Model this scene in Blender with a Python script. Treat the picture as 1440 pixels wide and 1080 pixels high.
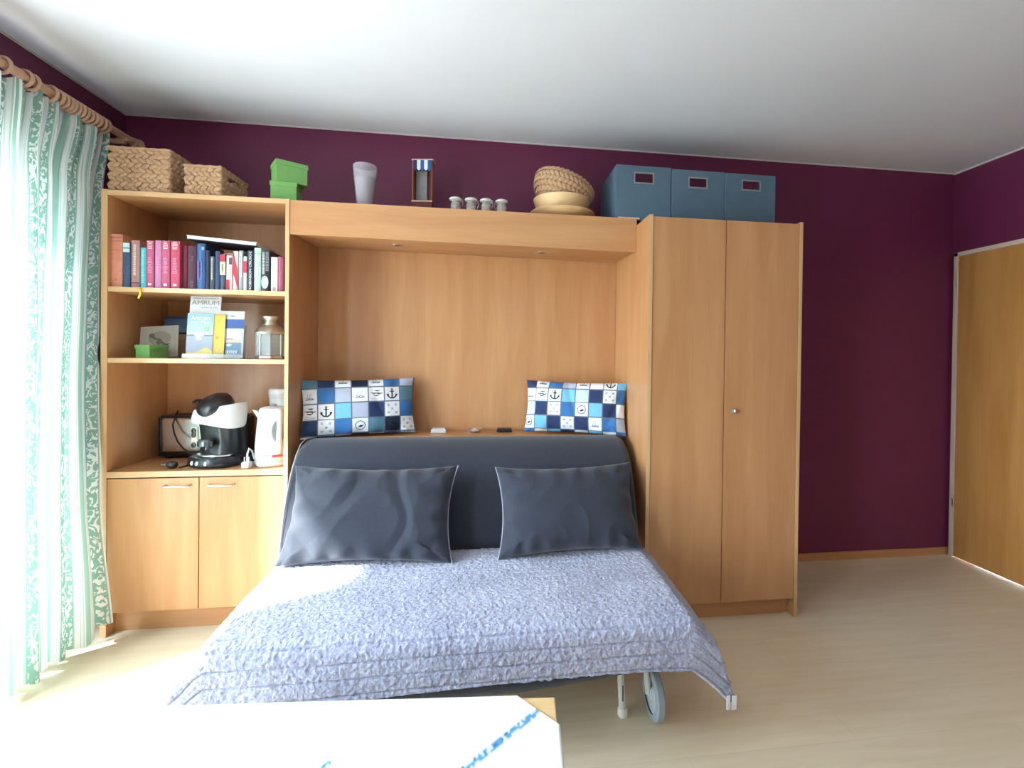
import bpy, bmesh, math, random
import numpy as np
from mathutils import Vector, Matrix, noise

for o in list(bpy.data.objects):
    bpy.data.objects.remove(o, do_unlink=True)
SC = bpy.context.scene
COL = SC.collection
PI = math.pi
R = math.radians
random.seed(7)

# ------------------------------------------------------------------ camera
F, CX, CY = 674.47, 775.2, 505.05
YAW, PITCH, ROLL = -0.1354, -0.0088, -0.0124
CAM = Vector((-0.0537, -2.7737, 1.2791))
RM = Matrix.Rotation(YAW, 3, 'Z') @ Matrix.Rotation(PITCH, 3, 'X') @ Matrix.Rotation(ROLL, 3, 'Y')
cd = bpy.data.cameras.new('camera')
cam = bpy.data.objects.new('camera', cd)
COL.objects.link(cam)
cd.sensor_width = 36
cd.lens = F / 1440 * 36
cd.shift_x = (720 - CX) / 1440
cd.shift_y = (CY - 540) / 1440
cd.clip_start = 0.02
m3 = Matrix((RM.col[0], RM.col[2], -RM.col[1])).transposed()
cam.matrix_world = Matrix.Translation(CAM) @ m3.to_4x4()
SC.camera = cam

def at(px, py, ax, val):
    """Point of the room seen at (px, py) that lies in the plane axis = val (metres)."""
    d = RM @ Vector(((px - CX) / F, 1, -(py - CY) / F))
    i = 'XYZ'.index(ax)
    return CAM + d * ((val - CAM[i]) / d[i])

# ------------------------------------------------------------------ light
SC.view_settings.view_transform = 'Standard'
SC.view_settings.look = 'None'
SC.view_settings.gamma = 1
SC.view_settings.use_curve_mapping = False
SC.view_settings.exposure = 1.86

SKY = 9.5
w = bpy.data.worlds.new('sky'); SC.world = w; w.use_nodes = True
nt = w.node_tree; nt.nodes.clear()
wo = nt.nodes.new('ShaderNodeOutputWorld'); bg = nt.nodes.new('ShaderNodeBackground')
tc = nt.nodes.new('ShaderNodeTexCoord'); sp = nt.nodes.new('ShaderNodeSeparateXYZ')
cr = nt.nodes.new('ShaderNodeValToRGB')
mp = nt.nodes.new('ShaderNodeMapRange'); mp.inputs['From Min'].default_value = -1
nt.links.new(tc.outputs['Generated'], sp.inputs[0]); nt.links.new(sp.outputs['Z'], mp.inputs['Value'])
nt.links.new(mp.outputs[0], cr.inputs[0]); nt.links.new(cr.outputs[0], bg.inputs[0]); nt.links.new(bg.outputs[0], wo.inputs[0])
e = cr.color_ramp.elements
e[0].position = 0.0; e[0].color = (.42, .43, .40, 1)
e[1].position = 1.0; e[1].color = (.58, .76, 1.05, 1)
for p, c in ((.485, (.46, .50, .50, 1)), (.515, (.86, .94, 1.05, 1)), (.7, (.74, .87, 1.05, 1))):
    q = e.new(p); q.color = c
bg.inputs[1].default_value = SKY

sl = bpy.data.lights.new('sun', 'SUN'); so = bpy.data.objects.new('sun', sl); COL.objects.link(so)
sl.energy = 8.5; sl.angle = R(2.5); sl.color = (1, .97, .91)
SUN_AZ, SUN_EL = math.atan2(.217, .327), R(40)
sd = Vector((math.cos(SUN_AZ) * math.cos(SUN_EL), math.sin(SUN_AZ) * math.cos(SUN_EL), -math.sin(SUN_EL)))
so.rotation_euler = sd.to_track_quat('-Z', 'Y').to_euler()
so.location = (-5, -3, 5)
# sky portals in the curtained window and the added fill window (they only guide sampling of the sky)
def portal(loc, rot, sx, sy):
    l = bpy.data.lights.new('sky_portal', 'AREA'); l.shape = 'RECTANGLE'; l.size = sx; l.size_y = sy
    l.cycles.is_portal = True
    o = bpy.data.objects.new('sky_portal', l); o.location = loc; o.rotation_euler = rot; COL.objects.link(o)
WY0, WY1, WZ0, WZ1 = -2.02, -0.58, 0.16, 2.08
VY0, VY1 = -3.50, -2.60  # opening of the added window, out of view on the camera side
for a_, c_ in ((WY0, WY1), (VY0, VY1)):
    portal((-2.20, (a_ + c_) / 2, (WZ0 + WZ1) / 2), (0, -PI / 2, 0), WZ1 - WZ0, c_ - a_)

# ------------------------------------------------------------------ materials
def lin(c):
    out = []
    for x in c[:3]:
        x /= 255
        out.append(x / 12.92 if x <= .04045 else ((x + .055) / 1.055) ** 2.4)
    return tuple(out) + (1,)

MATS = {}
def mat(name, c, rough=.6, metal=0, var=.06, vscale=30, bump=0, bscale=200, coat=0, sheen=0, alpha=1, trans=0, ior=1.45, stretch=(1, 1, 1), spec=.5, attr=None, gain=1):
    if name in MATS: return MATS[name]
    m = bpy.data.materials.new(name); m.use_nodes = True; MATS[name] = m
    n = m.node_tree.nodes; L = m.node_tree.links; b = n['Principled BSDF']
    b.inputs['Roughness'].default_value = rough; b.inputs['Metallic'].default_value = metal
    b.inputs['Coat Weight'].default_value = coat; b.inputs['Sheen Weight'].default_value = sheen
    b.inputs['Alpha'].default_value = alpha; b.inputs['Transmission Weight'].default_value = trans
    b.inputs['IOR'].default_value = ior; b.inputs['Specular IOR Level'].default_value = spec
    t = n.new('ShaderNodeTexCoord'); mpn = n.new('ShaderNodeMapping'); mpn.inputs['Scale'].default_value = stretch
    L.new(t.outputs['Object'], mpn.inputs[0])
    no = n.new('ShaderNodeTexNoise'); no.inputs['Scale'].default_value = vscale; no.inputs['Detail'].default_value = 4
    L.new(mpn.outputs[0], no.inputs['Vector'])
    mr = n.new('ShaderNodeMapRange'); mr.inputs['To Min'].default_value = (1 - var) * gain; mr.inputs['To Max'].default_value = (1 + var) * gain
    mr.inputs['From Min'].default_value = .3; mr.inputs['From Max'].default_value = .7
    L.new(no.outputs[0], mr.inputs[0])
    mx = n.new('ShaderNodeMix'); mx.data_type = 'RGBA'; mx.blend_type = 'MULTIPLY'; mx.inputs[0].default_value = 1
    if attr:
        a = n.new('ShaderNodeAttribute'); a.attribute_name = attr; L.new(a.outputs['Color'], mx.inputs[6])
    else:
        mx.inputs[6].default_value = lin(c)
    L.new(mr.outputs[0], mx.inputs[7]); L.new(mx.outputs[2], b.inputs['Base Color'])
    if bump:
        n2 = n.new('ShaderNodeTexNoise'); n2.inputs['Scale'].default_value = bscale; n2.inputs['Detail'].default_value = 3
        L.new(mpn.outputs[0], n2.inputs['Vector'])
        bp = n.new('ShaderNodeBump'); bp.inputs['Strength'].default_value = bump; bp.inputs['Distance'].default_value = .004
        L.new(n2.outputs[0], bp.inputs['Height']); L.new(bp.outputs[0], b.inputs['Normal'])
    return m

def wood(name, c1, c2, axis='Z', rough=.38, scale=1.0, coat=.15):
    """Veneer: long soft flames and fine pores along the grain axis."""
    if name in MATS: return MATS[name]
    m = bpy.data.materials.new(name); m.use_nodes = True; MATS[name] = m
    n = m.node_tree.nodes; L = m.node_tree.links; b = n['Principled BSDF']
    b.inputs['Roughness'].default_value = rough; b.inputs['Coat Weight'].default_value = coat; b.inputs['Coat Roughness'].default_value = .3
    t = n.new('ShaderNodeTexCoord'); mpn = n.new('ShaderNodeMapping')
    s = [7 * scale] * 3; s['XYZ'.index(axis)] = .7 * scale
    mpn.inputs['Scale'].default_value = s; L.new(t.outputs['Object'], mpn.inputs[0])
    n1 = n.new('ShaderNodeTexNoise'); n1.inputs['Scale'].default_value = 1.6; n1.inputs['Detail'].default_value = 5; n1.inputs['Distortion'].default_value = .6
    L.new(mpn.outputs[0], n1.inputs['Vector'])
    m2 = n.new('ShaderNodeMapping'); s = [150 * scale] * 3; s['XYZ'.index(axis)] = 6 * scale
    m2.inputs['Scale'].default_value = s; L.new(t.outputs['Object'], m2.inputs[0])
    n2 = n.new('ShaderNodeTexNoise'); n2.inputs['Scale'].default_value = 1; n2.inputs['Detail'].default_value = 2
    L.new(m2.outputs[0], n2.inputs['Vector'])
    ad = n.new('ShaderNodeMath'); ad.operation = 'MULTIPLY_ADD'; ad.inputs[1].default_value = .25
    L.new(n2.outputs[0], ad.inputs[0]); L.new(n1.outputs[0], ad.inputs[2])
    r = n.new('ShaderNodeValToRGB'); r.color_ramp.elements[0].position = .42; r.color_ramp.elements[1].position = .80
    r.color_ramp.elements[0].color = lin(c1); r.color_ramp.elements[1].color = lin(c2)
    L.new(ad.outputs[0], r.inputs[0]); L.new(r.outputs[0], b.inputs['Base Color'])
    bp = n.new('ShaderNodeBump'); bp.inputs['Strength'].default_value = .04; bp.inputs['Distance'].default_value = .002
    L.new(n2.outputs[0], bp.inputs['Height']); L.new(bp.outputs[0], b.inputs['Normal'])
    return m

BEECH = wood('beech_veneer_upright', (198, 149, 103), (183, 130, 85), 'Z')
BEECHX = wood('beech_veneer_lengthwise', (198, 149, 103), (183, 130, 85), 'X')
EDGE = wood('beech_edge_band', (212, 174, 130), (202, 160, 114), 'Z')
EDGEX = wood('beech_edge_band_lengthwise', (212, 174, 130), (202, 160, 114), 'X')
DOORW = wood('door_veneer', (200, 148, 86), (182, 128, 68), 'Z', rough=.3)
RODW = wood('rod_wood', (190, 152, 128), (174, 134, 110), 'Y')
TABLEW = wood('table_wood', (236, 204, 152), (222, 186, 130), 'X')
DARK = mat('dark_gap', (40, 24, 14), .8)
CHROME = mat('brushed_chrome', (200, 200, 198), .28, 1, .04)
BLACKP = mat('black_plastic', (26, 30, 36), .32, coat=.2)
WHITEP = mat('white_plastic', (206, 208, 208), .35, var=.02)
PAPER = mat('book_pages', (228, 220, 200), .8, var=.08, vscale=200, stretch=(8, 1, 1))
WHITEPAINT = mat('white_paint', (225, 222, 214), .5, var=.02)

# ------------------------------------------------------------------ mesh tools
class MB:
    def __init__(s): s.bm = bmesh.new()
    def box(s, x0, x1, y0, y1, z0, z1, bev=0, mtx=None, seg=2):
        vs = bmesh.ops.create_cube(s.bm, size=1)['verts']
        sc = Matrix.Diagonal((abs(x1 - x0), abs(y1 - y0), abs(z1 - z0), 1))
        T = Matrix.Translation(((x0 + x1) / 2, (y0 + y1) / 2, (z0 + z1) / 2)) @ sc
        if mtx: T = mtx @ T
        bmesh.ops.transform(s.bm, matrix=T, verts=vs)
        if bev:
            ed = list({e for v in vs for e in v.link_edges})
            bmesh.ops.bevel(s.bm, geom=ed, offset=bev, segments=seg, affect='EDGES', profile=.6)
        return s
    def ring(s, pts): return [s.bm.verts.new(p) for p in pts]
    def skin(s, rings, closed=True, cap0=True, cap1=True):
        rs = [s.ring(r) for r in rings]
        for a, b in zip(rs, rs[1:]):
            k = len(a)
            for i in range(k if closed else k - 1):
                j = (i + 1) % k
                s.bm.faces.new((a[i], a[j], b[j], b[i]))
        if cap0: s.bm.faces.new(rs[0][::-1])
        if cap1: s.bm.faces.new(rs[-1])
        return s
    def lathe(s, prof, c=(0, 0, 0), n=28, sx=1, sy=1, mtx=None, cap0=True, cap1=True):
        rings = []
        for r, z in prof:
            ring = [Vector((c[0] + sx * r * math.cos(2 * PI * i / n), c[1] + sy * r * math.sin(2 * PI * i / n), c[2] + z)) for i in range(n)]
            if mtx: ring = [mtx @ p for p in ring]
            rings.append(ring)
        return s.skin(rings, True, cap0, cap1)
    def tube(s, pts, r, n=8, caps=True):
        pts = [Vector(p) for p in pts]; rings = []
        up = Vector((0, 0, 1)); prev = None
        for i, p in enumerate(pts):
            t = (pts[min(i + 1, len(pts) - 1)] - pts[max(i - 1, 0)]).normalized()
            if prev is None:
                a = t.cross(up)
                if a.length < .1: a = t.cross(Vector((1, 0, 0)))
            else: a = prev - t * prev.dot(t)
            a.normalize(); prev = a; b = t.cross(a)
            rr = r[i] if isinstance(r, (list, tuple)) else r
            rings.append([p + (a * math.cos(2 * PI * k / n) + b * math.sin(2 * PI * k / n)) * rr for k in range(n)])
        return s.skin(rings, True, caps, caps)
    def torus(s, c, R0, r, axis='Y', n=20, k=8, sx=1):
        rings = []
        for i in range(n):
            a = 2 * PI * i / n; ring = []
            for j in range(k):
                b = 2 * PI * j / k; q = R0 + r * math.cos(b)
                u, v, h = q * math.cos(a), q * math.sin(a), r * math.sin(b) * sx
                p = {'Y': (u, h, v), 'X': (h, u, v), 'Z': (u, v, h)}[axis]
                ring.append(Vector(c) + Vector(p))
            rings.append(ring)
        rs = [s.ring(x) for x in rings]
        for i in range(n):
            a, b = rs[i], rs[(i + 1) % n]
            for j in range(k):
                jj = (j + 1) % k; s.bm.faces.new((a[j], a[jj], b[jj], b[j]))
        return s
    def prism(s, pts, h, mtx=None):
        """pts: 2D outline in x, z; extruded along y from 0 to h."""
        a = [Vector((x, 0, z)) for x, z in pts]; b = [Vector((x, h, z)) for x, z in pts]
        if mtx: a = [mtx @ p for p in a]; b = [mtx @ p for p in b]
        return s.skin([a, b])
    def grid(s, fn, nu, nv):
        vs = [[s.bm.verts.new(fn(i / nu, j / nv)) for i in range(nu + 1)] for j in range(nv + 1)]
        for j in range(nv):
            for i in range(nu):
                s.bm.faces.new((vs[j][i], vs[j][i + 1], vs[j + 1][i + 1], vs[j + 1][i]))
        return s
    def build(s, name, m, parent=None, smooth=False, world=False):
        bm = s.bm
        bmesh.ops.recalc_face_normals(bm, faces=bm.faces)
        if world and parent is not None:
            off = -Vector(parent['_loc'])
            bmesh.ops.translate(bm, verts=bm.verts, vec=off)
        me = bpy.data.meshes.new(name); bm.to_mesh(me); bm.free()
        if smooth:
            for p in me.polygons: p.use_smooth = True
            if smooth != 'all':
                me.set_sharp_from_angle(angle=R(40))
        me.materials.append(m)
        o = bpy.data.objects.new(name, me); COL.objects.link(o)
        if parent is not None: o.parent = parent
        return o

def thing(name, label, cat, loc=(0, 0, 0), rz=0, group=None):
    o = bpy.data.objects.new(name, None); COL.objects.link(o)
    o.empty_display_size = .05
    o.location = loc; o.rotation_euler = (0, 0, rz); o['_loc'] = tuple(loc)
    o['label'] = label; o['category'] = cat
    if group: o['group'] = group
    return o
def tag(o, label, cat, group=None):
    o['label'] = label; o['category'] = cat
    if group: o['group'] = group
    return o
def struct(o):
    o['kind'] = 'structure'; return o
def recentre(o, p):
    """Move a single-mesh thing's origin to p (its base) without moving the mesh."""
    p = Vector(p); o.data.transform(Matrix.Translation(-p)); o.location = p; return o

def text(body, size, m, parent, loc, rot=(PI / 2, 0, 0), width=None, name='lettering', align='CENTER', ext=.0004):
    cu = bpy.data.curves.new(name, 'FONT'); cu.body = body; cu.size = size; cu.extrude = ext
    cu.align_x = align; cu.align_y = 'CENTER'; cu.resolution_u = 3
    to = bpy.data.objects.new('tmp', cu); COL.objects.link(to)
    dg = bpy.context.evaluated_depsgraph_get()
    me = bpy.data.meshes.new_from_object(to.evaluated_get(dg)); bpy.data.objects.remove(to, do_unlink=True)
    me.name = name; me.materials.clear(); me.materials.append(m)
    if width:
        xs = [v.co.x for v in me.vertices]; k = width / max(1e-6, max(xs) - min(xs))
        for v in me.vertices: v.co.x *= k
    o = bpy.data.objects.new(name, me); COL.objects.link(o); o.location = loc; o.rotation_euler = rot
    o.parent = parent
    return o

def paint(o, fn):
    """Printed colours: fn(i) gives the sRGB colour of vertex i."""
    me = o.data; at_ = me.color_attributes.new('print', 'FLOAT_COLOR', 'POINT')
    buf = np.empty((len(me.vertices), 4), np.float32)
    for i in range(len(me.vertices)): buf[i] = lin(fn(i))
    at_.data.foreach_set('color', buf.ravel())

# ================================================================== room
XL, XR, ZC, YB = -1.918, 2.979, 2.5, -5.2
WALLP = mat('aubergine_wall_paint', (106, 38, 74), .45, spec=.5, var=.04, vscale=6, bump=.03, bscale=300)
WALLW = mat('plain_wall_paint', (214, 206, 196), .7, var=.02)
CEILM = mat('ceiling_paint', (220, 223, 233), .8, var=.015, vscale=3)

fl = bpy.data.materials.new('laminate_floor'); fl.use_nodes = True
n = fl.node_tree.nodes; L = fl.node_tree.links; b = n['Principled BSDF']
t = n.new('ShaderNodeTexCoord'); mpn = n.new('ShaderNodeMapping'); mpn.inputs['Scale'].default_value = (1.2, 14, 1); L.new(t.outputs['Object'], mpn.inputs[0])
n1 = n.new('ShaderNodeTexNoise'); n1.inputs['Scale'].default_value = 2.2; n1.inputs['Detail'].default_value = 6; L.new(mpn.outputs[0], n1.inputs['Vector'])
bk = n.new('ShaderNodeTexBrick'); bk.inputs['Scale'].default_value = 1; bk.inputs['Mortar Size'].default_value = .0012
bk.inputs['Brick Width'].default_value = 1.2; bk.inputs['Row Height'].default_value = .19
bk.inputs['Color1'].default_value = (1, 1, 1, 1); bk.inputs['Color2'].default_value = (.96, .96, .96, 1); bk.inputs['Mortar'].default_value = (.90, .89, .87, 1)
L.new(t.outputs['Object'], bk.inputs['Vector'])
rp = n.new('ShaderNodeValToRGB'); rp.color_ramp.elements[0].position = .3; rp.color_ramp.elements[1].position = .75
rp.color_ramp.elements[0].color = lin((238, 224, 194)); rp.color_ramp.elements[1].color = lin((228, 210, 176)); L.new(n1.outputs[0], rp.inputs[0])
mx = n.new('ShaderNodeMix'); mx.data_type = 'RGBA'; mx.blend_type = 'MULTIPLY'; mx.inputs[0].default_value = 1
L.new(rp.outputs[0], mx.inputs[6]); L.new(bk.outputs[0], mx.inputs[7]); L.new(mx.outputs[2], b.inputs['Base Color'])
b.inputs['Roughness'].default_value = .33

TW = .28
struct(MB().box(XL - TW, XR + .2, YB - .2, .2, -.12, 0).build('floor', fl))
struct(MB().box(XL - TW, XR + .2, YB - .2, .2, ZC, ZC + .12).build('ceiling', CEILM))
struct(MB().box(XL - TW, XR + .2, 0, .2, 0, ZC).build('wall_back', WALLP))
struct(MB().box(XL, XR, YB - .2, YB, 0, ZC).build('wall_front', WALLW))
lw = MB()
lw.box(XL - TW, XL, YB - .2, VY0, 0, ZC); lw.box(XL - TW, XL, VY1, WY0, 0, ZC); lw.box(XL - TW, XL, WY1, 0, 0, ZC)
for a_, c_ in ((WY0, WY1), (VY0, VY1)):
    lw.box(XL - TW, XL, a_, c_, 0, WZ0); lw.box(XL - TW, XL, a_, c_, WZ1, ZC)
struct(lw.build('wall_left', WALLP))
# right wall with the door opening
DY0, DY1, DZ = -.95, -.022, 1.975
rw = MB()
rw.box(XR, XR + .2, YB - .2, DY0, 0, ZC); rw.box(XR, XR + .2, DY1, 0, 0, ZC); rw.box(XR, XR + .2, DY0, DY1, DZ, ZC)
struct(rw.build('wall_right', WALLP))
# pale bead of filler along the ceiling line
BEAD = mat('ceiling_bead', (206, 200, 202), .7)
struct(MB().box(XL, XR, -.006, 0, ZC - .007, ZC).build('trim_1', BEAD))
struct(MB().box(XR - .008, XR, YB, -.006, ZC - .010, ZC).build('trim_2', BEAD))
struct(MB().box(XL, XL + .006, YB, -.006, ZC - .007, ZC).build('trim_3', BEAD))
# skirting
struct(MB().box(1.49, XR - .004, -.014, 0, 0, .048, .003).build('baseboard_back', BEECHX))
struct(MB().box(XR - .014, XR, YB, DY0 - .05, 0, .048, .003).build('baseboard_right', BEECHX))
struct(MB().box(XL, XR, YB, YB + .014, 0, .048, .003).build('baseboard_front', BEECHX))
struct(MB().box(XL, XL + .014, YB, WY0 - .02, 0, .048, .003).build('baseboard_left', BEECHX))

# door in the right wall
dr = bpy.data.objects.new('door_1', None); COL.objects.link(dr); struct(dr); dr.location = (XR, DY1, 0); dr['_loc'] = (XR, DY1, 0)
FRM = mat('door_frame_paint', (216, 196, 182), .45, var=.02)
fm = MB()
fm.box(XR - .016, XR + .1, DY1 - .026, DY1, 0, DZ, .002)
fm.box(XR - .016, XR + .1, DY0, DY0 + .026, 0, DZ, .002)
fm.box(XR - .016, XR + .1, DY0, DY1, DZ - .026, DZ, .002)
fm.build('door_frame', FRM, dr, world=True)
MB().box(XR - .010, XR + .03, DY0 + .028, DY1 - .028, .006, DZ - .028, .002).build('door_leaf', DOORW, dr, world=True)
for hz in (1.74, .33):
    h = MB(); h.lathe([(.007, 0), (.007, .05)], (XR - .018, DY1 - .028, hz), n=10); h.build('hinge', CHROME, dr, world=True)
hd = MB(); hd.tube([(XR - .01, DY0 + .09, 1.02), (XR - .055, DY0 + .09, 1.02), (XR - .06, DY0 + .10, 1.02), (XR - .06, DY0 + .21, 1.02)], .009)
hd.box(XR - .016, XR - .010, DY0 + .07, DY0 + .11, .94, 1.08, .002)
hd.build('door_handle', CHROME, dr, True, world=True)

# balcony window behind the curtain
PVC = mat('window_frame_pvc', (228, 230, 232), .35, var=.01)
gl = bpy.data.materials.new('window_glass'); gl.use_nodes = True
n = gl.node_tree.nodes; L = gl.node_tree.links; n.clear()
out = n.new('ShaderNodeOutputMaterial'); tr = n.new('ShaderNodeBsdfTransparent'); gs = n.new('ShaderNodeBsdfGlossy'); gs.inputs['Roughness'].default_value = .02
fr = n.new('ShaderNodeMath'); fr.inputs[0].default_value = .05; fr.inputs[1].default_value = 0; mxs = n.new('ShaderNodeMixShader')
tr.inputs[0].default_value = (.94, .97, .96, 1)
L.new(fr.outputs[0], mxs.inputs[0]); L.new(tr.outputs[0], mxs.inputs[1]); L.new(gs.outputs[0], mxs.inputs[2]); L.new(mxs.outputs[0], out.inputs[0])
fx0, fx1 = XL - .19, XL - .12
def window(name, WY0, WY1, nb):
    wd = bpy.data.objects.new(name, None); COL.objects.link(wd); struct(wd); wl = (XL - .15, (WY0 + WY1) / 2, WZ0); wd.location = wl; wd['_loc'] = wl
    fm = MB()
    fm.box(fx0, fx1, WY0, WY1, WZ0, WZ0 + .05, .004); fm.box(fx0, fx1, WY0, WY1, WZ1 - .05, WZ1, .004)
    fm.box(fx0, fx1, WY0, WY0 + .05, WZ0 + .05, WZ1 - .05, .004); fm.box(fx0, fx1, WY1 - .05, WY1, WZ0 + .05, WZ1 - .05, .004)
    fm.build('window_frame', PVC, wd, world=True)
    wpan = (WY1 - WY0 - .1) / nb
    for k in range(nb):
        y0 = WY0 + .05 + k * wpan; y1 = y0 + wpan
        s_ = MB(); a, c = fx0 + .008, fx1 + .006
        s_.box(a, c, y0 + .002, y0 + .055, WZ0 + .052, WZ1 - .052, .004); s_.box(a, c, y1 - .055, y1 - .002, WZ0 + .052, WZ1 - .052, .004)
        s_.box(a, c, y0 + .055, y1 - .055, WZ0 + .052, WZ0 + .12, .004); s_.box(a, c, y0 + .055, y1 - .055, WZ1 - .11, WZ1 - .052, .004)
        so_ = s_.build('casement', PVC, wd, world=True); so_['_loc'] = wl
        MB().box(fx0 + .03, fx0 + .036, y0 + .05, y1 - .05, WZ0 + .115, WZ1 - .105).build('pane', gl, so_, world=True)
window('window_1', WY0, WY1, 2)
window('added_fill_window', VY0, VY1, 1)  # unseen second window, added to let more daylight into the room
struct(MB().box(XL - TW - .03, XL - .12, WY0, WY1, WZ0 - .03, WZ0 - .002, .004).build('trim_4', WHITEPAINT))

# ================================================================== bookcase
YF = -.4135
XA, XI, XD0, XD1, ZT = -1.734, -1.709, -.975, -.958, 1.984
bc = thing('bookcase', 'tall beech bookcase with open shelves and two cupboard doors, beside the green curtain', 'bookcase', (-1.346, -.21, 0))
def part(name, m, par, *box, bev=.0012):
    return MB().box(*box, bev).build(name, m, par, world=True)
part('side_panel', BEECH, bc, XA, XI, YF, -.004, 0, ZT)
part('side_panel', BEECH, bc, XD0, XD1, YF, -.004, 0, ZT - .001)
part('top_panel', BEECHX, bc, XI, XD0, YF + .001, -.004, ZT - .024, ZT - .002)
part('back_panel', BEECH, bc, XI, XD0, -.0095, -.004, .1, ZT - .024)
for z in (1.557, 1.242):
    part('shelf', BEECHX, bc, XI, XD0, YF + .004, -.0095, z - .021, z)
part('worktop', BEECHX, bc, XI, XD0, YF + .001, -.0095, .736 - .026, .736)
part('bottom_panel', BEECHX, bc, XI, XD0, YF + .03, -.0095, .100, .118)
part('plinth', BEECHX, bc, XI, XD0, YF + .055, YF + .075, 0, .100)
# lighter edge banding on the front edges
for (x0, x1, z0, z1) in ((XA, XI, 0, ZT), (XD0, XD1, 0, ZT - .001)):
    part('edge_band', EDGE, bc, x0, x1, YF - .0015, YF, z0, z1, bev=0)
for z0, z1 in ((ZT - .024, ZT - .002), (1.536, 1.557), (1.221, 1.242), (.710, .736)):
    part('edge_band', EDGEX, bc, XI, XD0, YF - .0005 if z1 > 1.6 or z1 < 1 else YF + .0025, YF + .001 if z1 > 1.6 or z1 < 1 else YF + .004, z0, z1, bev=0)
def handle(par, x0, x1, z, y):
    h = MB(); h.tube([(x0, y, z), (x0 + .004, y - .024, z), (x0 + .012, y - .028, z), (x1 - .012, y - .028, z), (x1 - .004, y - .024, z), (x1, y, z)], .0048, 10)
    return h.build('handle', CHROME, par, True, world=True)
for x0, x1, h0, h1 in ((XI + .002, -1.3365, -1.470, -1.368), (-1.3325, XD0 - .002, -1.288, -1.186)):
    d = part('door', BEECH, bc, x0, x1, YF + .001, YF + .020, .108, .704); d['_loc'] = bc['_loc']
    handle(d, h0, h1, .672, YF + .001)

# ================================================================== bed niche
XW0, XW1 = .6985, .717
nz = thing('alcove_surround', 'beech alcove surround with lit canopy board and back panel above the sofa bed', 'wall unit', (-.13, -.2, 0))
nz['label'] = 'beech alcove surround with overhanging canopy board and back panel above the sofa bed'
part('back_panel', BEECH, nz, XD1 + .001, XW0 - .001, -.03, -.004, 0, 1.85)
vb = MB(); yv0, yv1 = -.412, -.392
x0, x1 = XD1 + .0015, XW0 - .001
vb.skin([[(x0, yv0, 1.822), (x1, yv0, 1.806), (x1, yv0, 1.977), (x0, yv0, 1.979)], [(x0, yv1, 1.822), (x1, yv1, 1.806), (x1, yv1, 1.977), (x0, yv1, 1.979)]])
vb.build('canopy_board', BEECHX, nz, world=True)
sf = MB()
sf.skin([[(x0, yv1, 1.830), (x1, yv1, 1.814), (x1, yv1, 1.832), (x0, yv1, 1.848)], [(x0, -.031, 1.843), (x1, -.031, 1.824), (x1, -.031, 1.842), (x0, -.031, 1.861)]])
sf.build('soffit', BEECHX, nz, world=True)
part('top_panel', BEECHX, nz, x0, x1, yv1, -.004, 1.957, 1.975)
part('headboard_ledge', BEECHX, nz, x0, x1, -.205, -.031, .825, .848)
part('ledge_front', BEECHX, nz, x0, x1, -.205, -.187, .05, .825)
for xs, zs in ((-.506, 1.8355), (.239, 1.828)):
    q = MB(); q.lathe([(.030, 0), (.042, -.003), (.044, 0), (.044, .003)], (xs, -.222, zs - .004), n=24, cap0=False, cap1=False)
    dl = q.build('downlight', CHROME, nz, True, world=True); dl['_loc'] = nz['_loc']
    MB().lathe([(.029, .0015), (.022, -.001), (.008, -.003)], (xs, -.222, zs - .003), n=20).build('lamp_lens', mat('lamp_lens', (96, 92, 80), .15, coat=.5), dl, True, world=True)

# ================================================================== wardrobe
WF, XR0, XR1, ZW = -.603, 1.464, 1.4805, 1.944
wr = thing('wardrobe', 'tall two-door beech wardrobe standing beside the bare purple wall', 'wardrobe', (1.09, -.3, 0))
part('side_panel', BEECH, wr, XW0, XW1, WF, -.004, 0, ZW)
part('side_panel', BEECH, wr, XR0, XR1, WF, -.004, 0, ZW)
part('edge_band', EDGE, wr, XW0, XW1, WF - .0015, WF, 0, ZW, bev=0)
part('edge_band', EDGE, wr, XR0, XR1, WF - .0015, WF, 0, ZW, bev=0)
part('top_panel', BEECHX, wr, XW1, XR0, WF + .025, -.004, ZW - .03, ZW - .012)
part('bottom_panel', BEECHX, wr, XW1, XR0, WF + .03, -.004, .10, .118)
part('back_panel', BEECH, wr, XW1, XR0, -.012, -.004, .10, ZW - .03)
part('plinth', BEECHX, wr, XW1, XR0 - .035, WF + .045, WF + .063, 0, .10)
for x0, x1 in ((XW1 + .002, 1.0815), (1.0855, XR0 - .002)):
    d = part('door', BEECH, wr, x0, x1, WF + .002, WF + .021, .092, ZW - .008); d['_loc'] = wr['_loc']
    if x1 > 1.2:
        MB().lathe([(.013, 0), (.013, .003), (.009, .005)], (0, 0, 0), n=18, mtx=Matrix.Translation((1.134, WF + .002, 1.02)) @ Matrix.Rotation(PI / 2, 4, 'X')).build('lock', CHROME, d, True, world=True)
        MB().box(1.132, 1.136, WF - .022, WF - .003, 1.012, 1.028, .001).build('key', CHROME, d, world=True)
# peg at the foot of the wardrobe, right of the plinth
part('adjustable_foot', BEECH, wr, XR0 - .033, XR0 - .002, WF + .05, WF + .08, 0, .10)

# ================================================================== sofa bed
CHAR = mat('charcoal_cotton', (45, 49, 62), .85, var=.10, vscale=90, bump=.25, bscale=900, sheen=.25)
CHAR2 = mat('charcoal_cover', (47, 52, 67), .85, var=.10, vscale=60, bump=.25, bscale=900, sheen=.25)
WPIPE = mat('pale_seam', (176, 180, 190), .8)
GREYM = mat('grey_powder_coat', (206, 206, 200), .4, var=.02)
sb = thing('sofa_bed', 'charcoal fabric sofa bed with rounded backrest, pulled out on white legs and wheels', 'sofa bed', (-.115, -.8, 0))

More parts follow.
